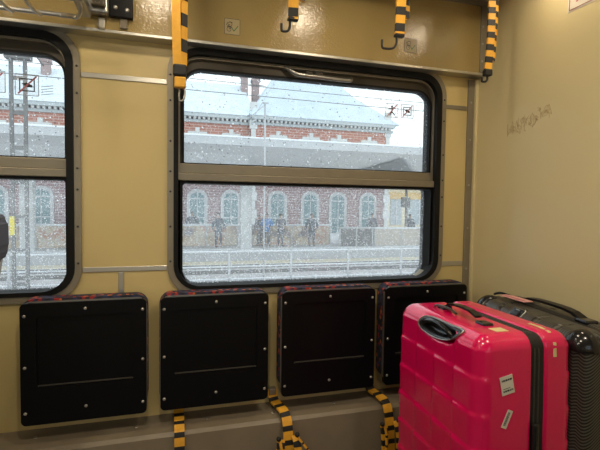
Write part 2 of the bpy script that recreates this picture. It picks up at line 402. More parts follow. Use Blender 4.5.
# heater cover ledge below the seats
bm = bmesh.new()
prof = [(Y1, 0.392), (1.735, 0.372), (1.722, 0.360), (1.690, ZF), (Y1, ZF)]
A = [bm.verts.new((X0, y, z)) for y, z in prof]; B = [bm.verts.new((X1, y, z)) for y, z in prof]
bm.faces.new(A); bm.faces.new(B[::-1])
for i in range(5): bm.faces.new((A[i], B[i], B[(i+1) % 5], A[(i+1) % 5]))
struct('baseboard_heater_cover', bm, 'cover')
for x, y in ((-0.47, 1.80), (0.15, 1.79), (0.42, 1.775), (0.70, 1.79), (-0.12, 1.79)):
    bm = bmesh.new(); dome(bm, (x, y, 0.372+(y-1.735)/0.115*0.02), 0.007, (0, -0.17, 1), 0.003); obj('rivet', bm, 'steel', bpy.data.objects['baseboard_heater_cover'])

# ------------------------------------------------------------------ windows
def window(num, dx, y_in, flip=1, handle=True):
    """flip=1: room on the -y side"""
    root = bpy.data.objects.new('window_%d' % num, None); COL.objects.link(root); root['kind'] = 'structure'
    root.location = (dx, y_in, 0); root.scale = (1, flip, 1)
    x0, x1, z0, z1 = WIN['x0'], WIN['x1'], WIN['z0'], WIN['z1']
    def rg(o, i, ro, ri):
        return rrect(x0+o[0], x1-o[1], z0+o[2], z1-o[3], ro), rrect(x0+i[0], x1-i[1], z0+i[2], z1-i[3], ri)
    bm = bmesh.new(); a, b = rg((0,)*4, (0.024,)*4, 0.125, 0.105); ring(bm, a, b, -0.010, 0.005)
    fr = obj('window_frame', bm, 'aludull', root)
    for (sx, sz) in [(x0+0.012, z) for z in (1.02, 1.16, 1.30, 1.38, 1.50, 1.66, 1.76)] + [(x1-0.012, z) for z in (1.02, 1.16, 1.30, 1.38, 1.50, 1.66, 1.76)]:
        bm = bmesh.new(); dome(bm, (sx, -0.012, sz), 0.0042); obj('screw', bm, 'ink', fr)
    bm = bmesh.new(); a, b = rg((0.024,)*4, (0.042, 0.050, 0.040, 0.050), 0.103, 0.09); ring(bm, a, b, -0.013, 0.03)
    obj('gasket', bm, 'rubber', root)
    bm = bmesh.new(); a, b = rg((0.040, 0.046, 0.034, 0.048), (0.050, 0.054, 0.0345, 0.060), 0.090, 0.08); ring(bm, a, b, 0.012, 0.08)
    obj('inner_frame', bm, 'aludull', root)
    bm = bmesh.new(); a, b = rg((0.038,)*4, (0.056, 0.054, 0.029, 0.052), 0.085, 0.08); ring(bm, a, b, 0.028, 0.10)
    obj('outer_gasket', bm, 'rubber', root)
    # sliding upper sash
    bm = bmesh.new()
    ring(bm, rrect(x0+0.052, x1-0.052, 1.36, z1-0.050, (0.01, 0.01, 0.09, 0.09)), rrect(x0+0.064, x1-0.060, 1.418, z1-0.098, (0.004, 0.004, 0.075, 0.075)), 0.035, 0.075)
    sash = obj('upper_sash', bm, 'taupe', root)
    bm = bmesh.new(); ring(bm, rrect(x0+0.058, x1-0.054, 1.412, z1-0.092, (0.006, 0.006, 0.08, 0.08)), rrect(x0+0.066, x1-0.062, 1.421, z1-0.101, (0.004, 0.004, 0.072, 0.072)), 0.030, 0.072)
    obj('sash_seal', bm, 'rubber', sash)
    # transom between the two panes
    bm = bmesh.new(); box(bm, (x0+0.03, 0.0, 1.346), (x1-0.03, 0.045, 1.376), 0.003); box(bm, (x0+0.045, 0.018, 1.376), (x1-0.045, 0.05, 1.416), 0.003)
    obj('transom', bm, 'aludull', root)
    bm = bmesh.new(); a = rrect(x0+0.042, x1-0.045, z0+0.02, 1.350, (0.085, 0.085, 0.01, 0.01)); b = rrect(x0+0.060, x1-0.058, z0+0.032, 1.335, (0.075, 0.075, 0.012, 0.012)); ring(bm, a, b, 0.012, 0.10)
    obj('lower_seal', bm, 'rubber', root)
    bm = bmesh.new(); plate(bm, rrect(x0+0.060, x1-0.058, 1.40, z1-0.093, (0.01, 0.01, 0.08, 0.08)), 0.050, 0.054); obj('upper_pane', bm, 'pane_up', root)
    bm = bmesh.new(); plate(bm, rrect(x0+0.055, x1-0.052, z0+0.026, 1.345, (0.08, 0.08, 0.01, 0.01)), 0.070, 0.074); obj('lower_pane', bm, 'pane_low', root)
    if handle:
        hx0, hx1, hz = 0.475, 0.792, z1-0.058
        bm = bmesh.new()
        tube(bm, smooth_path([(hx0, 0.033, hz-0.004), (hx0+0.012, 0.012, hz-0.004), (hx0+0.05, 0.002, hz-0.026), (hx0+0.10, 0.0, hz-0.030), ((hx0+hx1)/2, 0.0, hz-0.031), (hx1-0.06, 0.0, hz-0.034), (hx1-0.012, 0.006, hz-0.030), (hx1, 0.033, hz-0.012)]), 0.0085)
        h = obj('sash_handle', bm, 'steel', sash, smooth=True)
        bm = bx((0.575, 0.022, hz-0.022), (0.655, 0.036, hz+0.012), bev=0.004)
        dome(bm, (0.615, 0.022, hz-0.004), 0.010, mi=1)
        obj('sash_lock', bm, ['taupe', 'ink'], sash)
    return root
window(1, 0.0, Y1); window(2, -PITCH, Y1)
window(3, -0.35, Y0, -1, False); window(4, -1.95, Y0, -1, False)

# ------------------------------------------------------------------ carriage lamps (round, in the ceiling; inner row is unseen, added to light the room)
lab = ['small round ceiling lamp, window side, %s' % w_ for w_ in ('against the end wall', 'second from the end wall', 'third from the end wall', 'fourth from the end wall', 'fifth from the end wall')]+['small round ceiling lamp, added inner row, %s' % w_ for w_ in ('nearest the end wall', 'second from the end wall', 'third from the end wall', 'fourth from the end wall')]
LP = [(1.36, 1.31), (0.67, 1.33), (-0.05, 1.34), (-0.77, 1.33), (-1.5, 1.33), (0.9, 0.50), (0.0, 0.50), (-1.0, 0.50), (-2.0, 0.50)]
for i, (x, ly) in enumerate(LP):
    t = thing('ceiling_lamp', lab[i], 'ceiling lamp', (x, ly, ZC), 0, 'small round ceiling lamps')
    bm = bmesh.new(); a = [(0.06*math.cos(2*PI*k/32), 0.06*math.sin(2*PI*k/32)) for k in range(32)]; b = [(p[0]*0.85, p[1]*0.85) for p in a]
    ring(bm, a, b, 0, 0.035); bmesh.ops.rotate(bm, verts=bm.verts, cent=(0, 0, 0), matrix=Matrix.Rotation(PI/2, 3, 'X'))
    for v in bm.verts: v.co.z = -abs(v.co.z)
    obj('rim', bm, 'alu', t)
    bm = bmesh.new(); plate(bm, b, 0.004, 0.028); bmesh.ops.rotate(bm, verts=bm.verts, cent=(0, 0, 0), matrix=Matrix.Rotation(PI/2, 3, 'X'))
    for v in bm.verts: v.co.z = -abs(v.co.z)
    obj('diffuser', bm, 'lamp', t)
    l = bpy.data.lights.new('lamp_light', 'AREA'); l.shape = 'DISK'; l.size = 0.1; l.energy = ((0.7 if x > 1.2 else 1.5) if ly > 1 else 5.5)*LAMP_W; l.color = (1.0, 0.87, 0.68)
    lo = bpy.data.objects.new('lamp_light', l); COL.objects.link(lo); lo.parent = t; lo.location = (0, 0, -0.04)

# ------------------------------------------------------------------ tip-up seats
SW, SH = 0.43, 0.44
def make_seat():
    t = thing('tip_up_seat', '', 'folding seat')
    # upholstery behind, black underside panel in front (folded up against the wall)
    bm = bmesh.new(); ring_l = rrect(0, SW, 0.02, SH+0.012, 0.045)
    plate(bm, ring_l, 0.020, 0.075); obj('cushion', bm, 'moq', t)
    bm = bmesh.new(); ring(bm, rrect(0.002, SW-0.002, 0.010, SH+0.004, 0.035), rrect(0.012, SW-0.012, 0.02, SH-0.008, 0.028), 0.008, 0.024); obj('edge_trim', bm, 'steel', t, smooth=True)
    bm = bmesh.new()
    out = rrect(0.004, SW-0.004, 0.0, SH, 0.018); inn = rrect(0.055, SW-0.050, 0.135, SH-0.05, 0.012)
    ring(bm, out, inn, 0.0, 0.018)
    ring(bm, inn, rrect(0.060, SW-0.055, 0.141, SH-0.056, 0.012), 0.006, 0.017)
    plate(bm, inn, 0.008, 0.016)
    p = obj('underside_panel', bm, 'blackpl', t)
    bm = bx((0.058, 0.003, 0.1385), (SW-0.053, 0.008, 0.1425)); obj('recess_lip', bm, 'steel_dark', p)  # thin line along the recess bottom, paler than the panel
    for x, z in ((0.018, 0.045), (0.018, 0.21), (0.018, 0.395), (SW/2, 0.052), (SW/2, SH-0.026), (SW-0.018, 0.045), (SW-0.018, 0.21), (SW-0.018, 0.40)):
        bm = bmesh.new(); dome(bm, (x, 0.0, z), 0.0058, h=0.004); obj('screw', bm, 'screwdull', p)
    for x in (0.03, SW-0.03):
        bm = bx((x-0.012, 0.03, -0.012), (x+0.012, 0.098, 0.03), bev=0.004); obj('hinge', bm, 'steel', t)
    return t
M['steel_dark'] = mat('dark_grey_edge', (0.07, 0.065, 0.055), 0.35, 0.2)
M['screwdull'] = mat('dull_zinc_screw', (0.55, 0.53, 0.50), 0.35, 0.7)
SLAB = ['black tip-up seat folded up under the left window, leftmost in the row', 'black tip-up seat folded up below the left end of the large window', 'black tip-up seat folded up below the middle of the large window', 'black tip-up seat folded up in the corner, partly behind the pink suitcase']
seat0 = make_seat()
for i, x in enumerate((-0.506, -0.034, 0.446, 0.918)):
    s = seat0 if i == 0 else dup(seat0)
    s.location = (x, 1.75, 0.452); s['label'] = SLAB[i]; s['group'] = 'tip-up seats along the window wall'

# ------------------------------------------------------------------ passenger seat at the left edge
t = thing('passenger_seat', 'passenger seat with slate blue headrest and pale grey shell at the left edge', 'seat', (-0.565, 1.28, ZF))
bm = bmesh.new()
def slab(bm, prof, y0, y1, mi=0):
    a = [bm.verts.new((x, y0, z)) for x, z in prof]; b = [bm.verts.new((x, y1, z)) for x, z in prof]
    bm.faces.new(a).material_index = mi; bm.faces.new(b[::-1]).material_index = mi
    for i in range(len(prof)):
        j = (i+1) % len(prof); bm.faces.new((a[i], b[i], b[j], a[j])).material_index = mi
slab(bm, [(-0.14, 0.30), (-0.10, 0.30), (0.012, 0.86), (0.035, 1.00), (0.02, 1.02), (-0.01, 1.0), (-0.03, 0.86)], 0.0, 0.44)
bmesh.ops.bevel(bm, geom=bm.edges[:], offset=0.008, segments=2, affect='EDGES')
obj('backrest_shell', bm, 'seatgrey', t)
bm = bmesh.new(); slab(bm, [(-0.22, 0.36), (-0.14, 0.34), (-0.045, 0.90), (-0.09, 0.92)], 0.01, 0.43); bmesh.ops.bevel(bm, geom=bm.edges[:], offset=0.012, segments=2, affect='EDGES'); obj('backrest_cushion', bm, 'seatblue', t)
bm = bmesh.new(); slab(bm, [(-0.10, 0.945), (-0.04, 0.925), (0.045, 0.955), (0.060, 1.00), (0.058, 1.09), (0.035, 1.118), (-0.06, 1.125), (-0.10, 1.09)], 0.04, 0.40); bmesh.ops.bevel(bm, geom=bm.edges[:], offset=0.012, segments=3, affect='EDGES'); obj('headrest', bm, 'seatblue', t)
bm = bx((-0.60, 0.01, 0.30), (-0.14, 0.43, 0.39), bev=0.02, seg=3); obj('seat_cushion', bm, 'seatblue', t)
for x in (-0.52, -0.20):
    for y in (0.05, 0.39):
        bm = bmesh.new(); tube(bm, [(x, y, 0), (x, y, 0.31)], 0.015); obj('leg', bm, 'steel', t)

# ------------------------------------------------------------------ hanging bike straps
SY = 1.55
bm = bx((X0+0.02, SY-0.02, 2.183), (X1-0.002, SY+0.02, 2.213), bev=0.004)
rail = tag(obj('strap_rail', bm, 'alu'), 'aluminium rail running above the windows that carries the striped straps', 'rail')
for x in (-2.9, -1.9, -0.9, 0.15, 1.05):
    bm = bmesh.new(); box(bm, (x, SY-0.015, 2.21), (x+0.03, SY+0.015, 2.26)); obj('bracket', bm, 'alu', rail)
def hook(bm, p, L=0.06, w=0.045, r=0.004, d=(-1, 0, 0)):
    p = Vector(p); d = Vector(d)
    tube(bm, smooth_path([p, p+Vector((0, 0, -L*0.55)), p+d*w*0.25+Vector((0, 0, -L*0.92)), p+d*w*0.85+Vector((0, 0, -L)), p+d*w+Vector((0, 0, -L*0.85)), p+d*w+Vector((0, 0, -L*0.4))]), r, 8)
def hang(x, zb, label, style):
    t = thing('bike_strap', label, 'strap', (x, SY, zb), 0, 'black and yellow bike straps hanging above the window')
    L = 2.183-zb
    bm = bmesh.new()
    if style == 'plain':
        ribbon(bm, [(-0.012, 0, L), (-0.012, -0.004, L*0.5), (-0.008, 0, 0.045)], 0.028, 0.006, (1, -0.15, 0), 0.2, (0, 0))
        ribbon(bm, [(0.014, 0.006, L), (0.014, 0.006, L*0.5), (0.012, 0.004, 0.05)], 0.026, 0.005, (0.75, 0.6, 0), 0.085, (0, 1), 0.5)
        box(bm, (-0.022, -0.012, 0.036), (0.022, 0.014, 0.075), 0.006, 1)
        box(bm, (-0.018, -0.010, -0.002), (0.020, 0.012, 0.034), 0.004, 0)
    elif style == 'bundle':
        ribbon(bm, [(0.036, 0.006, L), (0.032, 0.008, L*0.5), (0.022, 0.004, 0.06)], 0.026, 0.008, (1, 0.3, 0), 0.048, (0, 1), 0.5)
        ribbon(bm, [(0.006, 0, L), (0.004, -0.005, L*0.45), (-0.006, -0.003, 0.0)], 0.030, 0.009, (1, -0.2, 0), 0.050, (0, 1), 0.5, 0.3)
        box(bm, (-0.020, -0.012, -0.004), (0.014, 0.012, 0.022), 0.004, 1)
    else:
        ribbon(bm, [(0.012, 0.006, L), (0.026, 0.006, L*0.55), (0.028, 0.004, min(0.07, L*0.4))], 0.026, 0.012, (1, 0.3, 0), 0.055, (0, 1), 0.4, 0.2)
        ribbon(bm, [(0.0, 0, L), (0.0, -0.006, L*0.6), (-0.004, -0.004, 0.0)], 0.036, 0.014, (1, -0.2, 0), 0.062, (0, 1), 0.5, 0.85)
        box(bm, (-0.022, -0.012, -0.004), (0.016, 0.010, 0.008), 0.003, 1)
    obj('webbing', bm, ['yellow', 'webblack'], t)
    bm = bmesh.new()
    if style == 'plain': hook(bm, (0.016, 0.0, 0.004), 0.048, 0.018, 0.003)
    elif style == 'bundle': hook(bm, (-0.004, 0.0, 0.0), 0.028, 0.026, 0.0045, (-1, 0, 0))
    else: hook(bm, (-0.014, 0.0, 0.0), 0.052 if x > 0.6 else 0.044, 0.060 if x > 0.6 else 0.030, 0.0045)
    obj('hook', bm, 'webblack' if style != 'plain' else 'steel', t, smooth=True)
    return t
hang(0.036, 1.640, 'long mostly plain yellow strap hanging over the left side of the large window frame', 'plain')
hang(0.428, 1.912, 'short striped strap with a black hook, above the middle of the large window', 'striped')
hang(0.852, 1.905, 'striped strap with a wide black hook beside the small bicycle sticker on the right', 'striped')
hang(1.262, 1.797, 'long bundled striped strap hanging in the corner by the end wall', 'bundle')

# straps at the heater cover
def low_strap(x, label, bundle):
    t = thing('floor_strap', label, 'strap', (x, 1.80, 0.40), 0, 'striped straps on the heater cover')
    bm = bmesh.new()
    if bundle:
        ribbon(bm, [(0, 0.035, 0.055), (0.005, 0.02, 0.012), (0.02, -0.035, 0.004), (0.03, -0.075, -0.008), (0.034, -0.105, -0.05), (0.034, -0.125, -0.16), (0.03, -0.135, -0.27)], 0.040, 0.008, (1, 0.05, 0), 0.054, (0, 1), 0.55)
        ribbon(bm, [(0.000, -0.128, -0.085), (-0.004, -0.145, -0.12), (-0.004, -0.155, -0.20), (0.0, -0.150, -0.28)], 0.030, 0.012, (1, 0.2, 0), 0.046, (0, 1), 0.55, 0.3)
        ribbon(bm, [(0.058, -0.125, -0.075), (0.066, -0.142, -0.11), (0.066, -0.150, -0.20), (0.06, -0.150, -0.28)], 0.030, 0.012, (1, -0.2, 0), 0.046, (0, 1), 0.55, 0.1)
    else:
        ribbon(bm, [(0, 0.035, 0.050), (0, 0.02, 0.012), (0, -0.03, 0.000), (0, -0.068, -0.010), (0, -0.096, -0.05), (0, -0.125, -0.27)], 0.038, 0.007, (1, 0, 0), 0.050, (0, 1), 0.52, 0.5)
    obj('webbing', bm, ['yellow', 'webblack'], t)
    bm = bx((-0.014, 0.020, 0.035), (0.014, 0.048, 0.062), bev=0.003); obj('anchor', bm, 'steel', t)
    if bundle:
        for c in ((-0.010, -0.135, -0.078), (0.066, -0.135, -0.070)):
            bm = bmesh.new(); tt = bmesh.new(); bmesh.ops.create_uvsphere(tt, u_segments=12, v_segments=8, radius=0.010); merge(bm, tt, 0, Matrix.Translation(c)); obj('knob', bm, 'webblack', t, smooth=True)
        bm = bmesh.new(); 
        ribbon(bm, [(0.066, -0.15, -0.078), (0.085, -0.155, -0.10), (0.12, -0.16, -0.15), (0.135, -0.165, -0.20)], 0.008, 0.008, (1, 0.3, 0.6), 0.03, (0, 1), 0.7); obj('elastic_cord', bm, ['yellow', 'webblack'], t); bm = bmesh.new()
        ribbon(bm, [(-0.010, -0.16, -0.08), (-0.006, -0.168, -0.12), (-0.008, -0.17, -0.20)], 0.008, 0.008, (1, 0.3, 0), 0.04, (0, 1), 0.7)
        obj('elastic_cord', bm, ['yellow', 'webblack'], t)
    return t
low_strap(0.040, 'single striped strap falling over the heater cover below the second tip-up seat', False)
low_strap(0.430, 'tangled striped straps on the heater cover between the second and third tip-up seats', True)
low_strap(0.885, 'tangled striped straps on the heater cover just left of the pink suitcase', True)

# ------------------------------------------------------------------ luggage rack, top left
t = thing('luggage_rack', 'silver tubular luggage rack at the top left above the windows', 'luggage rack', (0, 1.60, 1.885))
bm = bmesh.new(); tube(bm, [(-3.0, 0, 0.006), (-0.265, 0, 0.024)], 0.011); tube(bm, [(-3.0, 0.02, 0.045), (-0.265, 0.02, 0.055)], 0.007); obj('front_tube', bm, 'alu', t, smooth=True)
bm = bmesh.new(); tube(bm, [(-3.0, 0.12, 0.001), (-0.30, 0.12, 0.010)], 0.008); obj('rear_tube', bm, 'alu', t, smooth=True)
for k in range(14):
    x = -0.335 - k*0.082
    bm = bmesh.new()
    tube(bm, smooth_path([(x-0.035, 0.0, 0.03), (x-0.022, 0.03, 0.01), (x-0.012, 0.08, 0.002), (x, 0.12, 0.001)]) if k else smooth_path([(x+0.055, 0.0, 0.02), (x+0.06, 0.02, 0.0), (x+0.045, 0.05, -0.018), (x+0.015, 0.09, -0.004), (x-0.02, 0.12, 0.006)]), 0.006)
    obj('slat', bm, 'alu', t, smooth=True)
bm = bx((-0.290, 0.145, 0.043), (-0.207, 0.189, 0.24), bev=0.010, seg=3); box(bm, (-0.300, -0.008, 0.020), (-0.262, 0.150, 0.055), 0.008, 0); obj('end_casting', bm, 'steel', t)
bm = bx((-0.207, 0.168, 0.045), (-0.126, 0.189, 0.24), bev=0.003); dome(bm, (-0.186, 0.168, 0.078), 0.008, mi=1); dome(bm, (-0.146, 0.168, 0.073), 0.008, mi=1); obj('mounting_plate', bm, ['blackpl', 'alu'], t)
bm = bx((-0.262, 0.125, 0.060), (-0.215, 0.150, 0.20), bev=0.006); dome(bm, (-0.238, 0.125, 0.085), 0.010, mi=1); obj('spacer', bm, ['taupe', 'alu'], t)
bm = bx((-0.245, 0.172, 0.000), (-0.222, 0.189, 0.038), bev=0.004); obj('clip', bm, 'alu', t)
bm = bx((-0.172, 0.180, 0.010), (-0.146, 0.189, 0.048), bev=0.002); obj('foot', bm, 'cover', t)

# ------------------------------------------------------------------ stickers and sign
def circ(bm, cx, cz, r, w, y, mi, n=20):
    a = [(cx+r*math.cos(2*PI*k/n), cz+r*math.sin(2*PI*k/n)) for k in range(n)]; b = [(cx+(r-w)*math.cos(2*PI*k/n), cz+(r-w)*math.sin(2*PI*k/n)) for k in range(n)]
    ring(bm, a, b, y, y+0.0004, mi)
def line(bm, p, q, w, y, mi):
    p = Vector((p[0], 0, p[1])); q = Vector((q[0], 0, q[1])); d = (q-p).normalized(); n = Vector((d.z, 0, -d.x))*w/2
    plate(bm, [((p+n).x, (p+n).z), ((q+n).x, (q+n).z), ((q-n).x, (q-n).z), ((p-n).x, (p-n).z)], y, y+0.0004, mi)
def frame_lines(bm, s, y, mi, w):
    ring(bm, rrect(0, s, 0, s, 0.003, 2), rrect(w, s-w, w, s-w, 0.002, 2), y, y+0.0004, mi)
M['clearfilm'] = mat('clear_sticker_film', (0.86, 0.89, 0.90), 0.4)
def _film(nm, base, alpha):
    mt = bpy.data.materials.new(nm); mt.use_nodes = True; b = mt.node_tree.nodes['Principled BSDF']
    b.inputs['Base Color'].default_value = (*base, 1); b.inputs['Alpha'].default_value = alpha; b.inputs['Roughness'].default_value = 0.4; return mt
M['film'] = _film('clear_film', (0.85, 0.88, 0.90), 0.12)
M['greyline'] = mat('grey_print', (0.25, 0.27, 0.28), 0.6)
M['redfade'] = mat('faded_red_print', (0.50, 0.16, 0.18), 0.6)
def prohib(loc, s, kind, label):
    t = thing('prohibition_sticker', label, 'sticker', loc, 0, 'prohibition stickers on the glass')
    bm = bmesh.new(); plate(bm, rrect(0, s, 0, s, 0.004, 3), 0, 0.0005); obj('film', bm, 'film', t)
    bm = bmesh.new(); frame_lines(bm, s, -0.0008, 0, s*0.03)
    k = s/0.08; y = -0.001; iw = 0.007*k
    if kind == 'throw':
        circ(bm, 0.040*k, 0.062*k, 0.006*k, 0.006*k*0.98, y, 1, 12)
        line(bm, (0.040*k, 0.056*k), (0.040*k, 0.030*k), iw*1.1, y, 1)
        line(bm, (0.040*k, 0.052*k), (0.018*k, 0.046*k), iw*0.7, y, 1); line(bm, (0.040*k, 0.052*k), (0.062*k, 0.060*k), iw*0.7, y, 1)
        line(bm, (0.040*k, 0.032*k), (0.026*k, 0.010*k), iw*0.8, y, 1); line(bm, (0.040*k, 0.032*k), (0.060*k, 0.014*k), iw*0.8, y, 1)
    else:
        ring(bm, rrect(0.014*k, 0.066*k, 0.016*k, 0.064*k, 0.001, 2), rrect(0.018*k, 0.062*k, 0.020*k, 0.060*k, 0.001, 2), y, y+0.0004, 1)
        plate(bm, [(0.022*k, 0.044*k), (0.038*k, 0.048*k), (0.058*k, 0.040*k), (0.058*k, 0.032*k), (0.040*k, 0.032*k)], y, y+0.0004, 1)
    obj('pictogram', bm, ['greyline', 'ink'], t)
    bm = bmesh.new(); line(bm, (0.010*k, 0.006*k), (0.072*k, 0.074*k), 0.0055*k, -0.0016, 0); obj('red_slash', bm, 'redfade', t)
GY = Y1+0.0485
prohib((-0.658, GY, 1.652), 0.080, 'throw', 'larger no throwing sticker with red slash on the left window, left of its pair')
prohib((-0.548, GY, 1.648), 0.080, 'bottle', 'no bottle sticker with red slash on the left window, right one of its pair')
prohib((0.978, GY, 1.672), 0.066, 'throw', 'small no throwing sticker with red slash on the large window, left of its pair')
prohib((1.060, GY, 1.674), 0.066, 'bottle', 'small no bottle sticker with red slash, rightmost on the large window')
bm = bmesh.new()
for k in range(4): line(bm, (0.0, k*0.010), (0.042, k*0.010+0.008), 0.002, 0, 0)
tag(obj('text_decal', bm, 'greyline', None, loc=(-0.462, GY, 1.655)), 'tiny grey four line text decal beside the stickers of the left window', 'sticker')

def bike(loc, label):
    t = thing('bicycle_sticker', label, 'sticker', loc, 0, 'bicycle stickers on the upper panel')
    s = 0.062
    bm = bmesh.new(); plate(bm, rrect(0, s, 0, s, 0.003, 3), 0, 0.0005); obj('film', bm, 'stickertan', t)
    bm = bmesh.new(); frame_lines(bm, s, -0.0008, 0, 0.0014)
    y = -0.001
    circ(bm, 0.018, 0.020, 0.009, 0.0018, y, 0); circ(bm, 0.022, 0.040, 0.009, 0.0018, y, 0)
    for a, b in (((0.010, 0.030), (0.030, 0.030)), ((0.018, 0.020), (0.030, 0.030)), ((0.022, 0.040), (0.010, 0.030)), ((0.012, 0.046), (0.008, 0.036)), ((0.020, 0.050), (0.032, 0.046))):
        line(bm, a, b, 0.002, y, 0)
    obj('bicycle_pictogram', bm, 'ink', t)
    bm = bmesh.new(); line(bm, (0.030, 0.026), (0.038, 0.014), 0.003, y, 0); line(bm, (0.037, 0.014), (0.054, 0.036), 0.003, y, 0); obj('green_tick', bm, 'greenink', t)
bike((0.211, PY-0.0008, 1.924), 'small bicycle sticker with green tick above the left part of the large window')
bike((1.008, PY-0.0008, 1.942), 'small bicycle sticker with green tick next to the wide strap hook on the right')

# sign on the end wall, upper right
t = thing('wall_notice', 'white notice with red border and small red text high on the end wall', 'notice', (X1-0.0012, 1.34, 1.985))
def yz_rect(bm, y0, y1, z0, z1, x, mi=0): box(bm, (x-0.0006, y0, z0), (x, y1, z1), 0, mi)
bm = bmesh.new(); yz_rect(bm, -0.42, 0.0, 0.0, 0.20, 0.001); obj('board', bm, 'paper', t)
bm = bmesh.new()
for a in ((-0.414, -0.006, 0.006, 0.009), (-0.414, -0.006, 0.191, 0.194), (-0.414, -0.411, 0.006, 0.194), (-0.009, -0.006, 0.006, 0.194)): yz_rect(bm, *a, 0.0)
obj('border', bm, 'pinksign', t)
bm = bmesh.new(); rnd = random.Random(3)
for row in range(9):
    y = -0.035
    while y > -0.39:
        w = rnd.uniform(0.006, 0.02); yz_rect(bm, y-w, y, 0.028+row*0.018, 0.034+row*0.018, 0.0); y -= w+0.005
obj('text_lines', bm, 'redfade', t)

# scratched scribble on the end wall
bm = bmesh.new(); rnd = random.Random(11)
for k in range(26):
    y = 1.63 - k*0.009; z = 1.585 + k*0.0022 + rnd.uniform(-0.02, 0.02)
    pts = [(X1-0.0006, y, z)]
    for j in range(4): pts.append((X1-0.0006, y+rnd.uniform(-0.016, 0.012), z+rnd.uniform(-0.024, 0.024)))
    tube(bm, smooth_path(pts, 4), 0.0005, 5)
tag(obj('scratched_scribble', bm, 'scratch'), 'faint brown scribble scratched into the cream end wall', 'scribble')

# ------------------------------------------------------------------ suitcases
def rbox(sx, sy, sz, r, res, extra=None, fine=1.0):
    """dense rounded box, origin at the bottom centre; returns list of (verts, faces) as dict grid"""
    def axis(s):
        n = max(4, int(round(s/res))); u = [-s/2 + s*i/n for i in range(n+1)]; return u
    X, Y, Z = axis(sx), axis(sy), axis(sz)
    V = {}; verts = []; faces = []
    def vid(i, j, k):
        key = (i, j, k)
        if key not in V:
            p = Vector((X[i], Y[j], Z[k]))
            q = Vector((max(-sx/2+r, min(sx/2-r, p.x)), max(-sy/2+r, min(sy/2-r, p.y)), max(-sz/2+r, min(sz/2-r, p.z))))
            # spherical remap of the outside offset, cube to sphere
            d = (p-q)/r
            x, y, z = d
            e = Vector((x*math.sqrt(max(0, 1-y*y/2-z*z/2+y*y*z*z/3)), y*math.sqrt(max(0, 1-z*z/2-x*x/2+z*z*x*x/3)), z*math.sqrt(max(0, 1-x*x/2-y*y/2+x*x*y*y/3))))
            V[key] = len(verts); nrm = e.normalized() if e.length > 1e-9 else Vector((0, 0, 1))
            verts.append((q+e*r, nrm, p))
        return V[key]
    nx, ny, nz = len(X)-1, len(Y)-1, len(Z)-1
    for j in range(ny):
        for k in range(nz):
            faces.append((vid(0, j, k), vid(0, j, k+1), vid(0, j+1, k+1), vid(0, j+1, k))); faces.append((vid(nx, j, k), vid(nx, j+1, k), vid(nx, j+1, k+1), vid(nx, j, k+1)))
    for i in range(nx):
        for k in range(nz):
            faces.append((vid(i, 0, k), vid(i+1, 0, k), vid(i+1, 0, k+1), vid(i, 0, k+1))); faces.append((vid(i, ny, k), vid(i, ny, k+1), vid(i+1, ny, k+1), vid(i+1, ny, k)))
    for i in range(nx):
        for j in range(ny):
            faces.append((vid(i, j, 0), vid(i, j+1, 0), vid(i+1, j+1, 0), vid(i+1, j, 0))); faces.append((vid(i, j, nz), vid(i+1, j, nz), vid(i+1, j+1, nz), vid(i, j+1, nz)))
    return verts, faces
def split_case(verts, faces, disp, groups):
    """disp(q,nrm)->new pos; groups: list of (name, material, test(x centre), parent)"""
    pos = [disp(q, n) for q, n, p in verts]
    out = {}
    for f in faces:
        cx = sum(verts[i][2].x for i in f)/4
        for gname, gm, test in groups:
            if test(cx):
                out.setdefault((gname, gm), []).append(f); break
    res = []
    for (gname, gm), fs in out.items():
        used = {}; vl = []; fl = []
        for f in fs:
            nf = []
            for i in f:
                if i not in used: used[i] = len(vl); vl.append(tuple(pos[i]))
                nf.append(used[i])
            fl.append(nf)
        me = bpy.data.meshes.new(gname); me.from_pydata(vl, [], fl); me.materials.append(M[gm]); me.shade_smooth()
        o = bpy.data.objects.new(gname, me); COL.objects.link(o); res.append(o)
    return res
def wheel_set(t, sx, sy):
    for x in (-sx/2+0.04, sx/2-0.04):
        for y in (-sy/2+0.05, sy/2-0.05):
            bm = bmesh.new(); tube(bm, [(x-0.012, y, 0.025), (x+0.012, y, 0.025)], 0.025, 20); box(bm, (x-0.02, y-0.018, 0.03), (x+0.02, y+0.018, 0.062), 0.006)
            obj('wheel', bm, 'blackpl', t)

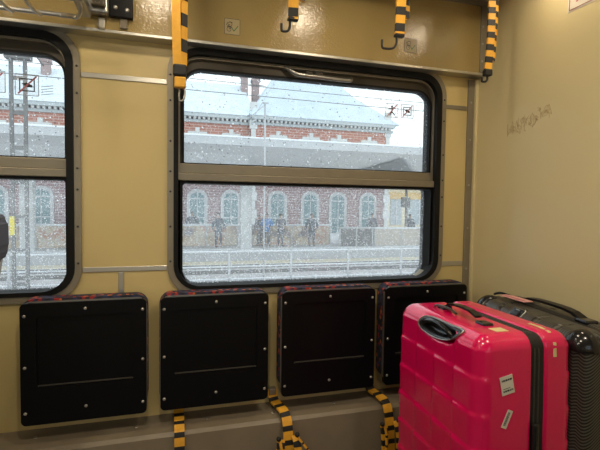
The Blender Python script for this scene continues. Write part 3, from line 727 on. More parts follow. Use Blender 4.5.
# --- pink case : local -x is the broad back face, +y far end
PR = 0.042
PW, PT, PH = 0.46, 0.302, 0.741
prx = math.radians(-2)
pt = thing('pink_suitcase', 'large glossy pink hard-shell suitcase with quilted squares standing in front', 'suitcase', (0.800+PT/2+0.008, 0.972+PW/2-0.004, ZF), prx)
base = 0.062
TW, TH = 0.104, 0.100
def smoothstep(t): t = max(0, min(1, t)); return t*t*(3-2*t)
RCY, RCZ = -0.018, 0.768
def pdisp(q, n):
    p = q.copy(); u = (q.y+PW/2-0.012)/TW; v = (q.z+PH/2-0.03)/TH
    fu, fv = u-math.floor(u), v-math.floor(v)
    a = max(0.0, -n.x)            # back face
    b = max(0.0, n.x)
    e = 0
    wrap = max(0.0, min(1.0, (abs(q.x)-(PT/2-0.040))/0.02))   # side wrap of the grooves
    w = max(a, b, (0.55 if q.x < 0 else 0.25)*abs(n.y)*wrap)
    if q.z < PH/2-0.035 and w > 0.05:
        # shingled tiles: bulge to the lower edge, groove at joints
        gv = min(1, fv/0.94)**1.3 if fv < 0.94 else 1-(fv-0.94)/0.06
        gu = (0.25+0.75*min(1, fu/0.94)) if fu < 0.94 else 1-0.75*(fu-0.94)/0.06
        if w < 0.9 and a < 0.5 and b < 0.5: gu = 0.6
        e = 0.0078*gv*gu*w
    # shell bulges a little towards mid height
    hz = (q.z+PH/2)/PH
    bul = 0.010*math.sin(PI*min(1, max(0, hz)))**0.7
    ry, rz_ = (q.y-RCY)/0.105, (q.z+PH/2+base-RCZ)/0.032
    dd_ = abs(ry)**2.5+abs(rz_)**2.5
    if a > 0.3 and dd_ < 1.4:
        k_ = smoothstep((1.4-dd_)/0.4); e = e*(1-k_)
        if dd_ < 0.8: e -= 0.022*smoothstep((0.8-dd_)/0.3)
    p = p + n*e
    p.x += (1 if q.x > 0 else -1)*bul*min(1, abs(q.x)/(PT/2)); p.y += (1 if q.y > 0 else -1)*bul*0.6*min(1, abs(q.y)/(PW/2))
    zx = q.x - 0.03
    if abs(zx) < 0.024: p = p - n*0.006
    p.z += PH/2+base
    # hand-hold recess on the back face near the top
    return p
V, Fc = rbox(PT, PW, PH, PR, 0.0052)
parts = split_case(V, Fc, pdisp, [('zip_band', 'webblack', lambda x: abs(x-0.03) < 0.0225), ('back_shell', 'pink', lambda x: x < 0.03), ('front_shell', 'pink', lambda x: x >= 0.03)])
for o in parts: o.parent = pt
shell = [o for o in parts if o.name.startswith('back_shell')][0]; fshell = [o for o in parts if o.name.startswith('front_shell')][0]; zipb = [o for o in parts if o.name.startswith('zip_band')][0]
# zip teeth lines
bm = bmesh.new()
for off in (-0.008, 0.006):
    loop = rrect(-PW/2-0.000, PW/2+0.000, base-0.0, base+PH+0.000, 0.055, 8)
    pts = []
    for (a_, z_) in loop:
        hz = (z_-base)/PH; bul = 0.010*math.sin(PI*min(1, max(0, hz)))**0.7*0.6
        pts.append((0.03+off, a_+(1 if a_ > 0 else -1)*bul*min(1, abs(a_)/(PW/2)), z_))
    dense = []
    pts.append(pts[0])
    for a_, b_ in zip(pts, pts[1:]):
        a_, b_ = Vector(a_), Vector(b_); nn = max(1, int((b_-a_).length/0.03))
        for q in range(nn):
            c = a_.lerp(b_, q/nn); hz = (c.z-base)/PH
            if (b_-a_).length > 0.3 and abs(a_.y-b_.y) < 0.05:
                c.y = (1 if c.y > 0 else -1)*(PW/2+0.010*math.sin(PI*min(1, max(0, hz)))**0.7*0.6)
            dense.append(c)
    dense.append(dense[0]); tube(bm, [d-Vector((0, (1 if d.y > 0 else -1)*0.0055*(abs(d.y) > PW/2-0.03), 0.0055*(d.z > base+PH-0.03))) for d in dense], 0.0022, 6)
obj('zip_teeth', bm, 'steel_dark', zipb)
# grab recess on the back face: black oval rim + dark bowl with a telescopic handle bar
def onback(y, z, d=0.0):
    hz = (z-base)/PH; b_ = 0.010*math.sin(PI*min(1, max(0, hz)))**0.7
    dz = max(0.0, z-(base+PH-PR)); dz = min(dz, PR*0.97)
    a_ = math.asin(dz/PR)
    return (-PT/2-b_+PR-(PR+d)*math.cos(a_), y, z+d*math.sin(a_))
OUT = [(0.088, 0.764), (0.080, 0.779), (0.058, 0.790), (0.008, 0.794), (-0.070, 0.794), (-0.118, 0.795), (-0.134, 0.792), (-0.128, 0.782), (-0.108, 0.766), (-0.070, 0.751), (-0.010, 0.743), (0.052, 0.746), (0.078, 0.753)]
_o = [Vector((0, a_, b_)) for a_, b_ in OUT]; OUT = []
for k in range(len(_o)):
    p0, p1, p2, p3 = _o[k-1], _o[k], _o[(k+1) % len(_o)], _o[(k+2) % len(_o)]
    for q in range(3):
        u = q/3; v = 0.5*((2*p1)+(p2-p0)*u+(2*p0-5*p1+4*p2-p3)*u*u+(3*p1-p0-3*p2+p3)*u**3); OUT.append((v.y, v.z))
OCY, OCZ = -0.020, 0.770
def inset(f): return [(OCY+(a_-OCY)*f[0], OCZ+(b_-OCZ)*f[1]) for a_, b_ in OUT]
def strip(name, mt_, levels, cap=False, par=None):
    bm = bmesh.new(); L_ = [[bm.verts.new(onback(a_, b_, d)) for a_, b_ in inset(f)] for f, d in levels]
    n = len(OUT)
    for A_, B_ in zip(L_, L_[1:]):
        for q in range(n): bm.faces.new((A_[q], A_[(q+1) % n], B_[(q+1) % n], B_[q]))
    if cap: bm.faces.new(L_[-1])
    return obj(name, bm, mt_, par, smooth=True)
strip('recess_rim', 'steel', [((1.03, 1.05), -0.002), ((1.03, 1.05), 0.0045), ((1.0, 1.0), 0.006), ((0.97, 0.93), 0.0045), ((0.965, 0.92), -0.001)], par=shell)
strip('recess', 'blackgl', [((0.985, 0.96), 0.0035), ((0.93, 0.84), 0.0040), ((0.84, 0.70), 0.0015), ((0.72, 0.55), -0.008), ((0.6, 0.4), -0.013)], True, shell)
cy, cz = -0.01, 0.766
bm = bmesh.new(); tube(bm, smooth_path([onback(cy-0.085, cz-0.002, -0.004), onback(cy-0.070, cz+0.010, 0.004), onback(cy, cz+0.018, 0.008), onback(cy+0.055, cz+0.012, 0.005), onback(cy+0.078, cz-0.004, -0.004)]), 0.0075, 12)
obj('telescopic_handle', bm, 'blackgl', shell, smooth=True)
# top carry handle
zt = base+PH
bm = bmesh.new()
ribbon(bm, [(-0.050, 0.098, zt-0.002), (-0.050, 0.075, zt+0.020), (-0.050, 0.02, zt+0.028), (-0.050, -0.045, zt+0.026), (-0.050, -0.080, zt+0.014), (-0.050, -0.100, zt-0.002)], 0.026, 0.007, (1, 0, 0), 0.3, (0, 0))
bmesh.ops.bevel(bm, geom=[e for e in bm.edges if e.calc_length() > 0.02 and abs((e.verts[0].co-e.verts[1].co).x) < 0.001], offset=0.002, segments=2, affect='EDGES')
ch = obj('carry_handle', bm, 'blackgl', pt)
for y in (0.103, -0.105):
    bm = bx((-0.068, y-0.022, zt-0.006), (-0.032, y+0.022, zt+0.007), bev=0.005, seg=3); obj('handle_mount', bm, 'blackgl', ch)
bm = bmesh.new(); tube(bm, smooth_path([(-0.075, 0.125, zt+0.004), (-0.075, 0.10, zt+0.012), (-0.07, 0.04, zt+0.013), (-0.068, 0.01, zt+0.004)]), 0.004, 8); obj('tag_loop', bm, 'steel_dark', ch, smooth=True)
# stickers on the near narrow side
def side_sticker(x, z, w, h, ang, m_, name, ink=True):
    hz = (z-base)/PH; y = -PW/2-0.010*math.sin(PI*hz)**0.7*0.6
    e = bpy.data.objects.new(name, None)
    bm = bmesh.new(); box(bm, (-w/2, -0.0012, -h/2), (w/2, 0.0, h/2), 0, 0)
    if ink:
        rn = random.Random(int(x*1000)+5)
        if ink == 'text':
            for zz in (h*0.28, -h*0.30):
                xx = -w*0.38
                while xx < w*0.36:
                    l_ = rn.uniform(0.002, 0.007); box(bm, (xx, -0.0016, zz-0.0025), (xx+l_, -0.001, zz+0.0025), 0, 1); xx += l_+0.0015
            box(bm, (-w*0.35, -0.0016, -h*0.18), (w*0.2, -0.001, -h*0.15), 0, 1)
        else:
            zz = -h*0.36
            while zz < h*0.34:
                l_ = rn.uniform(0.0008, 0.0026); box(bm, (-w*0.30, -0.0016, zz), (w*0.12, -0.001, zz+l_), 0, 1); zz += l_+0.0013
    bmesh.ops.rotate(bm, verts=bm.verts, cent=(0, 0, 0), matrix=Matrix.Rotation(ang, 3, 'Y'))
    bmesh.ops.translate(bm, verts=bm.verts, vec=(x, y-0.0012, z))
    o = obj(name, bm, [m_, 'ink'], shell if x < 0.03 else fshell); return o
side_sticker(-0.072, 0.672, 0.040, 0.052, math.radians(-12), 'paper', 'address_label', 'text')['label'] = 'white printed label'
side_sticker(-0.070, 0.578, 0.017, 0.052, math.radians(24), 'paper', 'barcode_label', 'bars')['label'] = 'narrow white barcode label'
bm = bx((0.008, -PW/2-0.020, 0.42), (0.030, -PW/2-0.004, 0.56), bev=0.008, seg=3); obj('zip_lock', bm, 'blackgl', zipb)['label'] = 'black zip lock housing'
# tape scraps on the shoulder
bm = bmesh.new(); box(bm, (-0.070, -0.185, zt-0.0008), (-0.030, -0.150, zt+0.0012)); obj('tape_scrap', bm, 'cream', shell)
bm = bmesh.new(); ribbon(bm, [(0.088, -PW/2+0.10, zt+0.0012), (0.089, -PW/2+0.043, zt+0.0012), (0.088, -PW/2+0.021, zt-0.0045), (0.086, -PW/2+0.004, zt-0.0205), (0.085, -PW/2-0.0022, zt-0.043), (0.083, -PW/2-0.005, zt-0.085)], 0.010, 0.0012, (1, 0, 0), 0.3, (0, 0)); obj('tape_strip', bm, 'cream', fshell)
wheel_set(pt, PT, PW)

# --- black case
BW, BT, BH = 0.585, 0.215, 0.733
bt = thing('black_suitcase', 'black ribbed carbon-pattern suitcase behind the pink one, against the end wall', 'suitcase', (1.107+0.1062+0.0485+0.0027, 0.915+0.3062-0.0168+0.0173, ZF), math.radians(-9))
RP = 0.098
def bdisp(q, n):
    p = q.copy(); v = (q.y+BW/2-0.02)/RP; f = v-math.floor(v)
    g_ = 0.0
    d = min(f, 1-f)
    if d < 0.16: g_ = -0.009*(1-smoothstep(d/0.16))
    w = max(abs(n.x), abs(n.z) if abs(q.x) > BT/2-0.07 else 0)
    g2 = 0
    u = (q.x)/0.05
    p = p + n*(g_*w)
    if abs(q.x-0.0) < 0.016: p = p - n*0.005
    p.z += BH/2+base
    return p
V, Fc = rbox(BT, BW, BH, 0.05, 0.008)
parts = split_case(V, Fc, bdisp, [('zip_band', 'webblack', lambda x: abs(x) < 0.0155), ('back_shell', 'carbon', lambda x: x < 0), ('front_shell', 'carbon', lambda x: x >= 0)])
for o in parts: o.parent = bt
bshell = [o for o in parts if o.name.startswith('back_shell')][0]
zt = base+BH
# corner guards
def guard(sy):
    bm = bmesh.new(); tt = bmesh.new(); bmesh.ops.create_uvsphere(tt, u_segments=24, v_segments=16, radius=1.0)
    merge(bm, tt, 0, Matrix.Translation((-BT/2+0.050, sy*(BW/2-0.050), zt-0.050)) @ Matrix.Diagonal((0.056, 0.056, 0.056, 1)))
    for v in bm.verts:
        c = Vector((-BT/2+0.050, sy*(BW/2-0.050), zt-0.050)); d = v.co-c
        if d.x > 0: d.x *= 0.55
        if d.y*sy < 0: d.y *= 0.7
        if d.z < 0: d.z *= 0.2
        v.co = c+d
    obj('corner_guard', bm, 'blackgl', bshell, smooth=True)
guard(-1); guard(1)
# lock on the shoulder
bm = bx((-0.022, -0.032, -0.012), (0.022, 0.032, 0.004), bev=0.003, seg=3, mi=1); box(bm, (-0.019, -0.029, 0.002), (0.019, 0.029, 0.0065), 0.002); box(bm, (-0.012, -0.020, 0.006), (0.006, 0.020, 0.011), 0.003); box(bm, (0.010, -0.012, 0.006), (0.014, 0.012, 0.008), 0, 1)
bmesh.ops.rotate(bm, verts=bm.verts, cent=(0, 0, 0), matrix=Matrix.Rotation(math.radians(-45), 3, 'Y'))
bmesh.ops.translate(bm, verts=bm.verts, vec=(-BT/2+0.0146, 0.02, zt-0.0146)); obj('latch', bm, ['blackgl', 'steel'], bshell)
# carry handle along the middle of the top
bm = bmesh.new()
ribbon(bm, [(0.03, 0.155, zt-0.002), (0.03, 0.130, zt+0.014), (0.03, 0.05, zt+0.020), (0.03, -0.06, zt+0.020), (0.03, -0.12, zt+0.012), (0.03, -0.145, zt-0.002)], 0.030, 0.009, (1, 0, 0), 0.3, (0, 0))
bh = obj('carry_handle', bm, 'blackpl', bt)
for y in (0.160, -0.150):
    bm = bx((0.008, y-0.028, zt-0.006), (0.052, y+0.028, zt+0.008), bev=0.006, seg=3); obj('handle_mount', bm, 'blackgl', bh)
bm = bmesh.new(); tube(bm, smooth_path([(-0.02, 0.28, zt+0.002), (-0.02, 0.24, zt+0.014), (-0.01, 0.19, zt+0.012), (0.0, 0.15, zt+0.004)]), 0.005, 8); obj('side_grip', bm, 'blackpl', bh, smooth=True)
bm = bx((-0.045, -0.010, -0.002), (-0.005, 0.120, 0.002), bev=0.001); box(bm, (-0.040, 0.0, 0.002), (-0.028, 0.11, 0.0025), 0, 1)
bmesh.ops.rotate(bm, verts=bm.verts, cent=(0, 0, 0), matrix=Matrix.Rotation(0.10, 3, 'Z')); bmesh.ops.translate(bm, verts=bm.verts, vec=(0.01, 0.085, zt+0.014))
obj('luggage_tag', bm, ['pinktag', 'redfade'], bt)['label'] = 'pink paper luggage tag lying flat'
wheel_set(bt, BT, BW)

# ================================================================== OUTSIDE
struct('ground', bx((-60, 2.6, GZ-0.5), (90, 90, GZ)), 'gravel')
# carriage outer step so nothing is seen under the window: rails of the near tracks
def rail_(y, lab_):
    bm = bx((-40, y-0.035, GZ), (60, y+0.035, GZ+0.15), mi=0); box(bm, (-40, y-0.06, GZ+0.002), (60, y+0.06, GZ+0.03), 0, 0); box(bm, (-40, y-0.03, GZ+0.15), (60, y+0.03, GZ+0.158), 0, 1)
    return tag(obj('rail', bm, ['mastgrey', 'snow']), lab_, 'rail', 'snowy railway rails outside')
rail_(9.0, 'snow topped rail nearest the train, in front of the fence'); rail_(10.5, 'snow topped rail second from the train, in front of the fence')
rail_(17.3, 'snow topped rail just behind the fence'); rail_(18.8, 'snow topped rail nearest the platform edge')
for y0_, y1_, h_, n_, l_ in ((19.4, 20.4, 0.10, 'gratey', 'long cream grating strip between the tracks and the platform'), (11.4, 12.6, 0.05, 'snow', 'low snow bank beside the fence')):
    tag(obj('ground_strip', bx((-40, y0_, GZ), (60, y1_, GZ+h_), bev=0.03), n_), l_, 'ground strip')
PZ = -0.93
bm = bx((-50, 21.3, GZ), (70, 33.4, PZ), mi=0); box(bm, (-50, 21.25, PZ), (70, 21.85, PZ+0.035), 0.01, 1); box(bm, (-50, 21.85, PZ), (70, 33.0, PZ+0.01), 0, 2)
struct('platform', bm, ['concrete', 'snow', 'concrete'])
# fence
FY, FT = 14.8, -0.34
t = thing('track_fence', 'long snow dusted grey tube fence between the tracks', 'fence', (0, FY, GZ))
fh = FT-GZ
bm = bmesh.new(); tube(bm, [(-26, 0, fh), (32, 0, fh)], 0.036, 8); box(bm, (-26, -0.022, fh+0.015), (32, 0.022, fh+0.05), 0, 1); obj('top_tube', bm, ['fence', 'snow'], t)
for zz in (fh*0.55, fh*0.17):
    bm = bmesh.new(); tube(bm, [(-26, 0, zz), (32, 0, zz)], 0.020, 8); box(bm, (-26, -0.016, zz+0.01), (32, 0.016, zz+0.035), 0, 1); obj('lower_tube', bm, ['fence', 'snow'], t)
for k in range(26):
    x = 1.95+2.15*(k-12)
    bm = bmesh.new(); tube(bm, [(x, 0, -0.2), (x, 0, fh+0.05)], 0.045, 8); obj('post', bm, 'fence', t)
# low boards along the platform
def board(x0, x1, z0, z1, y, m_, lab_, nm='low_hoarding', cat='hoarding', cap='snow'):
    bm = bx((x0, y, z0), (x1, y+0.14, z1), mi=0); box(bm, (x0-0.05, y-0.06, z1), (x1+0.05, y+0.2, z1+0.10), 0.02, 1)
    n_ = max(2, int((x1-x0)/1.6))
    for k in range(n_+1):
        xx = x0+(x1-x0)*k/n_; box(bm, (xx-0.04, y-0.03, z0), (xx+0.04, y+0.0, z1), 0, 2)
    return tag(obj(nm, bm, [m_, cap, 'concrete'], loc=(0, 0, 0)), lab_, cat)
BY = 23.6
board(-30, -4.5, PZ, 0.12, BY, 'graffiti', 'low boarded wall beyond the left window')
board(0.2, 3.55, PZ, 0.12, BY, 'graffiti', 'low peeling boarded wall left of the wide white column')
board(4.3, 8.8, PZ, 0.12, BY, 'graffiti', 'low orange and beige boarded wall right of the wide white column')
board(8.95, 10.9, PZ-0.3, 0.02, BY-1.2, 'mastgrey', 'dark grey box-like low wall right of the standing people', cap='concrete')
board(11.05, 26, PZ-0.3, 0.0, BY-1.2, 'beigewall' if 'beigewall' in M else 'concrete', 'long beige grey low wall at the right of the platform')
# canopy
bm = bmesh.new()
def quadslab(bm, P, th, mi=0):
    P = [Vector(p) for p in P]; n = (P[1]-P[0]).cross(P[2]-P[0]).normalized()*th
    a = [bm.verts.new(p) for p in P]; b = [bm.verts.new(p+n) for p in P]
    fs = [bm.faces.new(a), bm.faces.new(b[::-1])]+[bm.faces.new((a[i], b[i], b[(i+1) % len(P)], a[(i+1) % len(P)])) for i in range(len(P))]
    for f in fs: f.material_index = mi
t = thing('platform_canopy', 'long grey butterfly canopy with snowy fascia over the far platform', 'canopy', (0, 0, PZ))
o = -PZ
bm = bmesh.new(); quadslab(bm, [(-30, 17.0, 3.62+o), (13.2, 17.0, 3.62+o), (15.0, 22.0, 2.36+o), (-30, 22.0, 2.36+o)], 0.10); obj('front_roof_slab', bm, 'canopy', t)
bm = bmesh.new(); quadslab(bm, [(-30, 22.0, 2.36+o), (15, 22.0, 2.36+o), (15, 25.5, 2.75+o), (-30, 25.5, 2.75+o)], 0.10); obj('rear_roof_slab', bm, 'canopy', t)
bm = bx((-30, 16.93, 3.52+o), (13.3, 17.0, 3.80+o)); obj('fascia', bm, 'concrete', t)
bm = bx((-30, 16.90, 3.80+o), (13.3, 17.35, 3.87+o), bev=0.02); obj('snow_cap', bm, 'snow', t)
bm = bmesh.new(); a = [bm.verts.new(v) for v in ((7.2, 21.3, 2.45+o), (9.95, 17.6, 3.36+o), (13.4, 21.3, 2.45+o), (10.5, 21.4, 2.40+o))]
bm.faces.new(a); bmesh.ops.solidify(bm, geom=bm.faces[:], thickness=0.04); obj('shaded_underside', bm, 'canopyshade', t)  # dark triangle: shade of the roof underside, put into shape and colour
for k, x in enumerate((-16.0, -5.95, 3.72, 15.0)):
    bm = bx((x-0.28, 21.85, 0), (x+0.28, 22.3, 2.36+o), bev=0.03); obj('column', bm, 'stone', t)

# main building
t = thing('station_building', 'red brick station building with arched windows and snowy hipped roofs', 'building', (0, 0, GZ))
o = -GZ
FYB = 34.0
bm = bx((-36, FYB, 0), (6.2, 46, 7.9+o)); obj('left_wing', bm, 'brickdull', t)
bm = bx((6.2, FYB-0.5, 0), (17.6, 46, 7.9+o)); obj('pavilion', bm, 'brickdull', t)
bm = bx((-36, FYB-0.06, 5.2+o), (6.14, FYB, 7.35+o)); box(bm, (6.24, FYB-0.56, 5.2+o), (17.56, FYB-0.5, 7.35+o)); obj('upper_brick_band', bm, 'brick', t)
bm = bmesh.new()
for (xa, xb, yy) in ((-36, 6.2, FYB), (6.0, 17.9, FYB-0.5)):
    box(bm, (xa, yy-0.20, 7.35+o), (xb, yy, 7.55+o)); box(bm, (xa, yy-0.55, 7.72+o), (xb, yy, 7.98+o))
obj('cornice', bm, 'cornice', t)
bm = bmesh.new(); x = -20
while x < 17.7:
    yy = FYB if x < 6.1 else FYB-0.5
    box(bm, (x, yy-0.40, 7.55+o), (x+0.16, yy, 7.72+o)); x += 0.34
dn = obj('dentils', bm, 'stone', t); dn['kind'] = 'stuff'
bm = bmesh.new()
for xq in (5.95, 17.25):
    for k in range(14):
        w = 0.42 if k % 2 else 0.30
        box(bm, (xq+0.1-w+0.25, FYB-0.62, GZ+1.0+o+k*0.68), (xq+0.1+w, FYB-0.45, GZ+1.0+o+k*0.68+0.66))
obj('quoins', bm, 'stone', t)
def bwin(cx, yy):
    bm = bmesh.new(); seg = 8
    # upper arched window
    def arch(w, zb, zs, h):
        pts = [(cx-w, zb), (cx+w, zb)]
        for k in range(seg+1):
            a = PI*k/seg; pts.append((cx+w*math.cos(a), zs+h*math.sin(a)))
        return pts
    for (zb, zs, w, h, tp) in ((4.0+o, 6.05+o, 0.62, 0.28, 1), (-0.9+o, 1.72+o, 0.52, 0.42, 0)):
        q = arch(w+0.24, zb-0.1, zs, h+0.26); plate(bm, q, yy-0.14, yy-0.01, 0 if tp else 3)
        if tp:
            box(bm, (cx-0.16, yy-0.18, zs+h+0.1), (cx+0.16, yy, zs+h+0.62), 0, 0)
            box(bm, (cx-1.0, yy-0.15, zs-0.55), (cx+1.0, yy, zs+0.40), 0, 0); box(bm, (cx-0.7, yy-0.15, zs+0.40), (cx+0.7, yy, zs+0.60), 0, 0)
        plate(bm, arch(w, zb, zs, h), yy-0.17, yy-0.10, 1)
        box(bm, (cx-0.03, yy-0.20, zb), (cx+0.03, yy-0.1, zs+h), 0, 2); box(bm, (cx-w, yy-0.20, zs-0.1), (cx+w, yy-0.1, zs-0.02), 0, 2); box(bm, (cx-w, yy-0.20, zs-1.5), (cx+w, yy-0.1, zs-1.42), 0, 2)
    obj('window', bm, ['stone', 'darkglass', 'fence', 'sur'], t)
for cx in (-21.4, -18.8, -16.2, -13.6, -11.0, -8.3, -5.7, -3.1, -0.5, 2.05, 4.55):
    bwin(cx, FYB-0.06)
for cx in (8.1, 10.75, 13.1, 15.75): bwin(cx, FYB-0.56)
# roofs
bm = bmesh.new()
def poly(bm, P, mi=0): bm.faces.new([bm.verts.new(p) for p in P]).material_index = mi
rz = 11.9+o
poly(bm, [(-36.5, FYB-0.6, 7.98+o), (6.4, FYB-0.6, 7.98+o), (6.4, 39.8, rz), (-36.5, 39.8, rz)]); poly(bm, [(-36.5, 46.5, 7.98+o), (6.4, 46.5, 7.98+o), (6.4, 39.8, rz), (-36.5, 39.8, rz)])
poly(bm, [(-36.5, FYB-0.6, 7.98+o), (-36.5, 46.5, 7.98+o), (-36.5, 39.8, rz)]); poly(bm, [(6.4, FYB-0.6, 7.98+o), (6.4, 39.8, rz), (6.4, 46.5, 7.98+o)])
obj('left_roof', bm, 'roofsnow', t)
bm = bmesh.new()
A_ = [(5.75, FYB-1.1, 7.98+o), (18.3, FYB-1.1, 7.98+o), (18.3, 46.5, 7.98+o), (5.75, 46.5, 7.98+o)]; K_ = [(7.9, 35.2, 11.0+o), (15.4, 35.6, 10.55+o), (15.4, 44, 10.55+o), (7.9, 44, 11.0+o)]; T_ = (11.0, 39.5, 15.6+o)
for i in range(4):
    j = (i+1) % 4; poly(bm, [A_[i], A_[j], K_[j], K_[i]]); poly(bm, [K_[i], K_[j], T_])
poly(bm, A_[::-1])
bmesh.ops.remove_doubles(bm, verts=bm.verts, dist=0.001)
obj('pavilion_roof', bm, 'roofpav', t) if 'roofpav' in M else obj('pavilion_roof', bm, 'roofsnow', t)
for (xa, xb, zb, ztp) in ((6.0, 6.55, 10.3, 12.5), (6.95, 7.55, 11.0, 12.15), (-9.3, -8.7, 10.3, 12.2)):
    bm = bx((xa, 38.2, zb+o-1.5), (xb, 38.8, ztp+o)); box(bm, (xa-0.07, 38.13, ztp+o-0.25), (xb+0.07, 38.87, ztp+o), 0, 0); box(bm, (xa-0.05, 38.13, ztp+o), (xb+0.05, 38.87, ztp+o+0.08), 0, 1); obj('chimney', bm, ['chimney', 'snow'], t)
# yellow building at the right
t = thing('ochre_building', 'pale ochre building with large windows seen at the right end of the platform', 'building', (0, 0, GZ))
bm = bx((21.0, 41, 0), (36, 50, 3.6+o)); obj('wall', bm, 'ochrepale' if 'ochrepale' in M else 'yellowpaint', t)
bm = bx((20.6, 40.6, 3.6+o), (36.4, 50.4, 3.95+o)); obj('roof_edge', bm, 'snow', t)
for xa, xb in ((21.9, 23.2), (23.9, 26.6), (27.3, 30.0)):
    bm = bx((xa, 40.93, -0.6+o), (xb, 41.0, 2.05+o)); box(bm, (xa-0.35, 40.86, 2.05+o), (xb+0.35, 41.0, 2.75+o), 0, 1); box(bm, ((xa+xb)/2-0.05, 40.88, -0.6+o), ((xa+xb)/2+0.05, 41.0, 2.05+o), 0, 2); obj('window', bm, ['hazeglass' if 'hazeglass' in M else 'darkglass', 'yellowpaint', 'stone'], t)
t = thing('platform_lamp_post', 'thin grey signal post with a small head in front of the ochre building', 'post', (13.2, 22.8, PZ))
bm = bmesh.new(); tube(bm, [(0, 0, 0), (0, 0, 3.2)], 0.07, 8); obj('pole', bm, 'mastgrey', t)
bm = bx((-0.28, -0.15, 2.15), (0.18, 0.15, 2.75), bev=0.03); obj('signal_head', bm, 'mastgrey', t)

# catenary mast beyond the left window
t = thing('catenary_mast', 'twin post grey catenary mast outside the left window', 'mast', (-4.15, 14.0, GZ))
o = -GZ
for x in (0.02, 0.36):
    bm = bx((x-0.045, -0.05, 0), (x+0.045, 0.05, 6.4+o), bev=0.008); obj('post', bm, 'mastgrey', t)
for k in range(9):
    z = 0.35+k*0.95
    bm = bx((0.02, -0.03, z), (0.36, 0.03, z+0.10)); obj('cross_tie', bm, 'mastgrey', t)
bm = bx((-0.12, -0.14, 5.15+o), (0.52, 0.14, 5.42+o), bev=0.02); box(bm, (0.0, -0.16, 5.42+o), (0.42, 0.16, 5.75+o), 0.02); obj('head_box', bm, 'mastgrey', t)
bm = bmesh.new(); tube(bm, [(0.36, 0, 5.7+o), (0.85, -0.2, 5.0+o)], 0.025, 6); obj('stay', bm, 'mastgrey', t)
bm = bx((-0.05, -0.09, 0.33+o), (0.07, -0.055, 0.85+o)); obj('yellow_plate', bm, 'yellowsign', t)['label'] = 'yellow plate on the left post'
tag(obj('overhead_wire', (lambda b: (tube(b, smooth_path([(-30, 13, 4.95), (0.4, 13, 4.80), (4.1, 13, 4.72), (30, 13, 4.6)], 8), 0.009, 6), b)[1])(bmesh.new()), 'mastgrey'), 'upper thin overhead wire across the sky', 'wire', 'overhead wires')
tag(obj('overhead_wire', (lambda b: (tube(b, smooth_path([(-30, 12.6, 4.55), (0.4, 12.6, 4.38), (7.8, 12.6, 4.33), (30, 12.6, 4.3)], 8), 0.010, 6), b)[1])(bmesh.new()), 'mastgrey'), 'lower overhead wire crossing the whole large window', 'wire', 'overhead wires')
t = thing('wire_support_post', 'thin pale post with slanting stay wires in front of the brick building', 'post', (3.38, 16.0, GZ))
bm = bmesh.new(); tube(bm, [(0, 0, 0), (0, 0, 4.98+o)], 0.035, 8); obj('pole', bm, 'fence', t)
bm = bmesh.new(); tube(bm, [(0.03, 0, 4.95+o), (-0.62, 0, 4.36+o)], 0.015, 6); tube(bm, [(-0.5, 0, 4.3+o), (0.45, 0, 5.95+o)], 0.010, 6); tube(bm, [(-0.1, 0, 4.98+o), (0.12, 0, 4.98+o)], 0.03, 6); obj('stay_wires', bm, 'fence', t)

# ------------------------------------------------------------------ people on the platform
def skin_mesh(name, joints, bones, m_, parent, sub=2):
    me = bpy.data.meshes.new(name+'_src'); me.from_pydata([j[:3] for j in joints], bones, [])
    ob = bpy.data.objects.new(name+'_src', me); COL.objects.link(ob)
    sk = ob.modifiers.new('skin', 'SKIN'); sk.use_smooth_shade = True
    for i, j in enumerate(joints):
        rx = j[3]; ry = j[4] if len(j) > 4 else rx
        me.skin_vertices[0].data[i].radius = (rx, ry)
    me.skin_vertices[0].data[0].use_root = True
    ss = ob.modifiers.new('sub', 'SUBSURF'); ss.levels = sub
    dg = bpy.context.evaluated_depsgraph_get(); dg.update()
    m2 = bpy.data.meshes.new_from_object(ob.evaluated_get(dg)); m2.name = name
    bpy.data.objects.remove(ob); bpy.data.meshes.remove(me)
    m2.materials.clear(); m2.materials.append(M[m_]); m2.shade_smooth()
    r = bpy.data.objects.new(name, m2); COL.objects.link(r); r.parent = parent
    return r
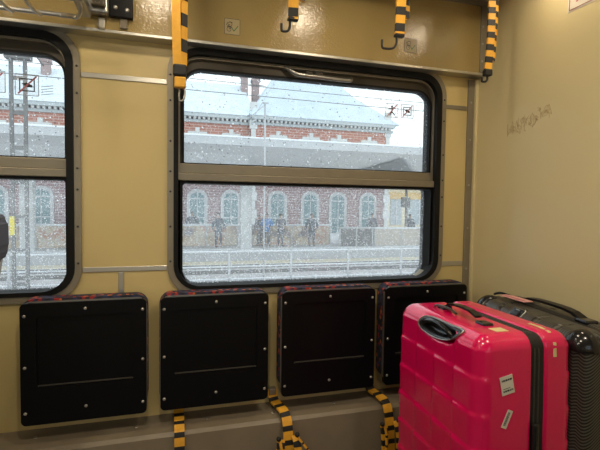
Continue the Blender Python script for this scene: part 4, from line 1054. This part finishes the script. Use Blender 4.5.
def person(x, y, label, top, legs, hair='darkcl', h=1.75, face=0.0, arms='down', coat=False, zf=None):
    t = thing('person', label, 'person', (x, y, PZ+0.01 if zf is None else zf), face, 'people waiting on the far platform')
    k = h/1.75
    def J(*a): return tuple(v*k for v in a)
    hand = 0.10 if arms == 'front' else 0.0
    el = 0.30 if arms != 'front' else 0.28; hx = 0.27 if arms != 'front' else 0.10; hz = 0.80 if arms != 'front' else 1.08; hy = -0.02 if arms != 'front' else -0.24
    j = [J(0, 0, 0.93, 0.13, 0.10), J(0, 0.0, 1.12, 0.12, 0.09), J(0, 0, 1.36, 0.14, 0.10), J(0, 0, 1.47, 0.06), J(0, -0.01, 1.55, 0.07), J(0, -0.015, 1.65, 0.088), J(0, -0.01, 1.71, 0.06),
         J(0.17, 0, 1.40, 0.06), J(el, 0.02, 1.12, 0.045), J(hx, hy, hz+0.08, 0.032), J(hx, hy-0.01, hz-0.02, 0.035, 0.02),
         J(-0.17, 0, 1.40, 0.06), J(-el, 0.02, 1.12, 0.045), J(-hx, hy, hz+0.08, 0.032), J(-hx, hy-0.01, hz-0.02, 0.035, 0.02),
         J(0.09, 0, 0.86, 0.085), J(0.11, -0.01, 0.48, 0.058), J(0.12, 0.02, 0.08, 0.042), J(0.12, -0.12, 0.035, 0.04, 0.03),
         J(-0.09, 0, 0.86, 0.085), J(-0.11, -0.01, 0.48, 0.058), J(-0.12, 0.02, 0.08, 0.042), J(-0.12, -0.12, 0.035, 0.04, 0.03)]
    b = [(0, 1), (1, 2), (2, 3), (3, 4), (4, 5), (5, 6), (2, 7), (7, 8), (8, 9), (9, 10), (2, 11), (11, 12), (12, 13), (13, 14), (0, 15), (15, 16), (16, 17), (17, 18), (0, 19), (19, 20), (20, 21), (21, 22)]
    skin_mesh('body', j, b, 'skin', t)
    c = 0.022
    jj = [J(0, 0, 0.95, 0.155+c, 0.12+c), J(0, 0, 1.15, 0.14+c, 0.11+c), J(0, 0, 1.37, 0.15+c, 0.11+c), J(0, 0, 1.47, 0.075+c),
          J(0.18, 0, 1.40, 0.07+c), J(el+0.01, 0.02, 1.12, 0.055+c), J(hx, hy, hz+0.10, 0.045+c*0.6), J(-0.18, 0, 1.40, 0.07+c), J(-el-0.01, 0.02, 1.12, 0.055+c), J(-hx, hy, hz+0.10, 0.045+c*0.6), J(0, 0, 0.62 if coat else 0.84, 0.17+c if coat else 0.15+c, 0.13+c)]
    skin_mesh('jacket', jj, [(0, 1), (1, 2), (2, 3), (2, 4), (4, 5), (5, 6), (2, 7), (7, 8), (8, 9), (0, 10)], top, t)
    jl = [J(0, 0, 0.92, 0.14, 0.11), J(0.095, 0, 0.84, 0.10), J(0.11, -0.01, 0.48, 0.078), J(0.12, 0.02, 0.10, 0.065), J(-0.095, 0, 0.84, 0.10), J(-0.11, -0.01, 0.48, 0.078), J(-0.12, 0.02, 0.10, 0.065)]
    skin_mesh('trousers', jl, [(0, 1), (1, 2), (2, 3), (0, 4), (4, 5), (5, 6)], legs, t)
    for s in (1, -1):
        skin_mesh('shoe', [J(s*0.12, 0.03, 0.06, 0.055, 0.05), J(s*0.12, -0.06, 0.045, 0.055, 0.04), J(s*0.12, -0.15, 0.035, 0.045, 0.03)], [(0, 1), (1, 2)], 'darkcl', t, 1)
    hd = skin_mesh('knit_cap' if hair == 'darkcl' else 'hair', [J(0, 0.02, 1.60, 0.085), J(0, 0.01, 1.69, 0.112), J(0, 0.01, 1.765, 0.075)], [(0, 1), (1, 2)], hair, t)
    # face: nose and eyes
    bm = bmesh.new()
    for sx_ in (-0.032, 0.032):
        q = bmesh.new(); bmesh.ops.create_uvsphere(q, u_segments=8, v_segments=6, radius=0.011); merge(bm, q, 0, Matrix.Translation(J(sx_, -0.098, 1.645)))
    obj('eyes', bm, 'ink', t)
    bm = bmesh.new(); q = bmesh.new(); bmesh.ops.create_cone(q, segments=6, radius1=0.018, radius2=0.006, depth=0.05, cap_ends=True); merge(bm, q, 0, Matrix.Translation(J(0, -0.108, 1.615))); obj('nose', bm, 'skin', t)
    return t
pe = 22.6
person(2.42, pe, 'person in a grey blue jacket standing alone, leftmost in front of the boarded wall', 'navy', 'jeans', face=0.2)
person(4.62, pe+0.35, 'person in dark clothes standing close behind the bright blue jacket', 'greycl', 'jeans', h=1.66, face=0.5)
person(4.92, pe, 'person in a bright blue jacket near the white column', 'blue', 'jeans', face=-0.2, arms='front')
person(5.68, pe, 'person in a grey jacket just right of the bright blue jacket', 'greycl', 'jeans', h=1.74, arms='front', face=0.3)
person(7.40, pe, 'person in a long dark coat standing alone right of the group', 'navy', 'jeans', coat=True, face=-0.1)
person(1.22, 24.4, 'person whose capped head shows above the boarded wall, leftmost', 'navy', 'jeans', h=1.80)
person(11.75, 24.2, 'person whose capped head shows above the beige wall, left one of two', 'greycl', 'jeans', h=1.76)
person(14.3, 24.2, 'person whose capped head shows above the beige wall, right one of two', 'navy', 'jeans', h=1.74)

# ------------------------------------------------------------------ falling snow (uncountable)
bm = bmesh.new(); rnd = random.Random(5)
for k in range(10000):
    y = rnd.uniform(5.0, 21.0); x = rnd.uniform(-0.75*y-1, 0.95*y+1); z = rnd.uniform(GZ+0.1, 1.25+0.33*y)
    r = rnd.uniform(0.006, 0.012)*(0.6+0.05*y)
    d = [Vector((1, 0, 0)), Vector((-1, 0, 0)), Vector((0, 1, 0)), Vector((0, -1, 0)), Vector((0, 0, 1)), Vector((0, 0, -1))]
    vs = [bm.verts.new(Vector((x, y, z))+q*r) for q in d]
    for f in ((0, 2, 4), (2, 1, 4), (1, 3, 4), (3, 0, 4), (2, 0, 5), (1, 2, 5), (3, 1, 5), (0, 3, 5)): bm.faces.new([vs[i] for i in f])
sn = tag(obj('falling_snow', bm, 'snow'), 'white snowflakes falling outside over the tracks', 'snow'); sn['kind'] = 'stuff'
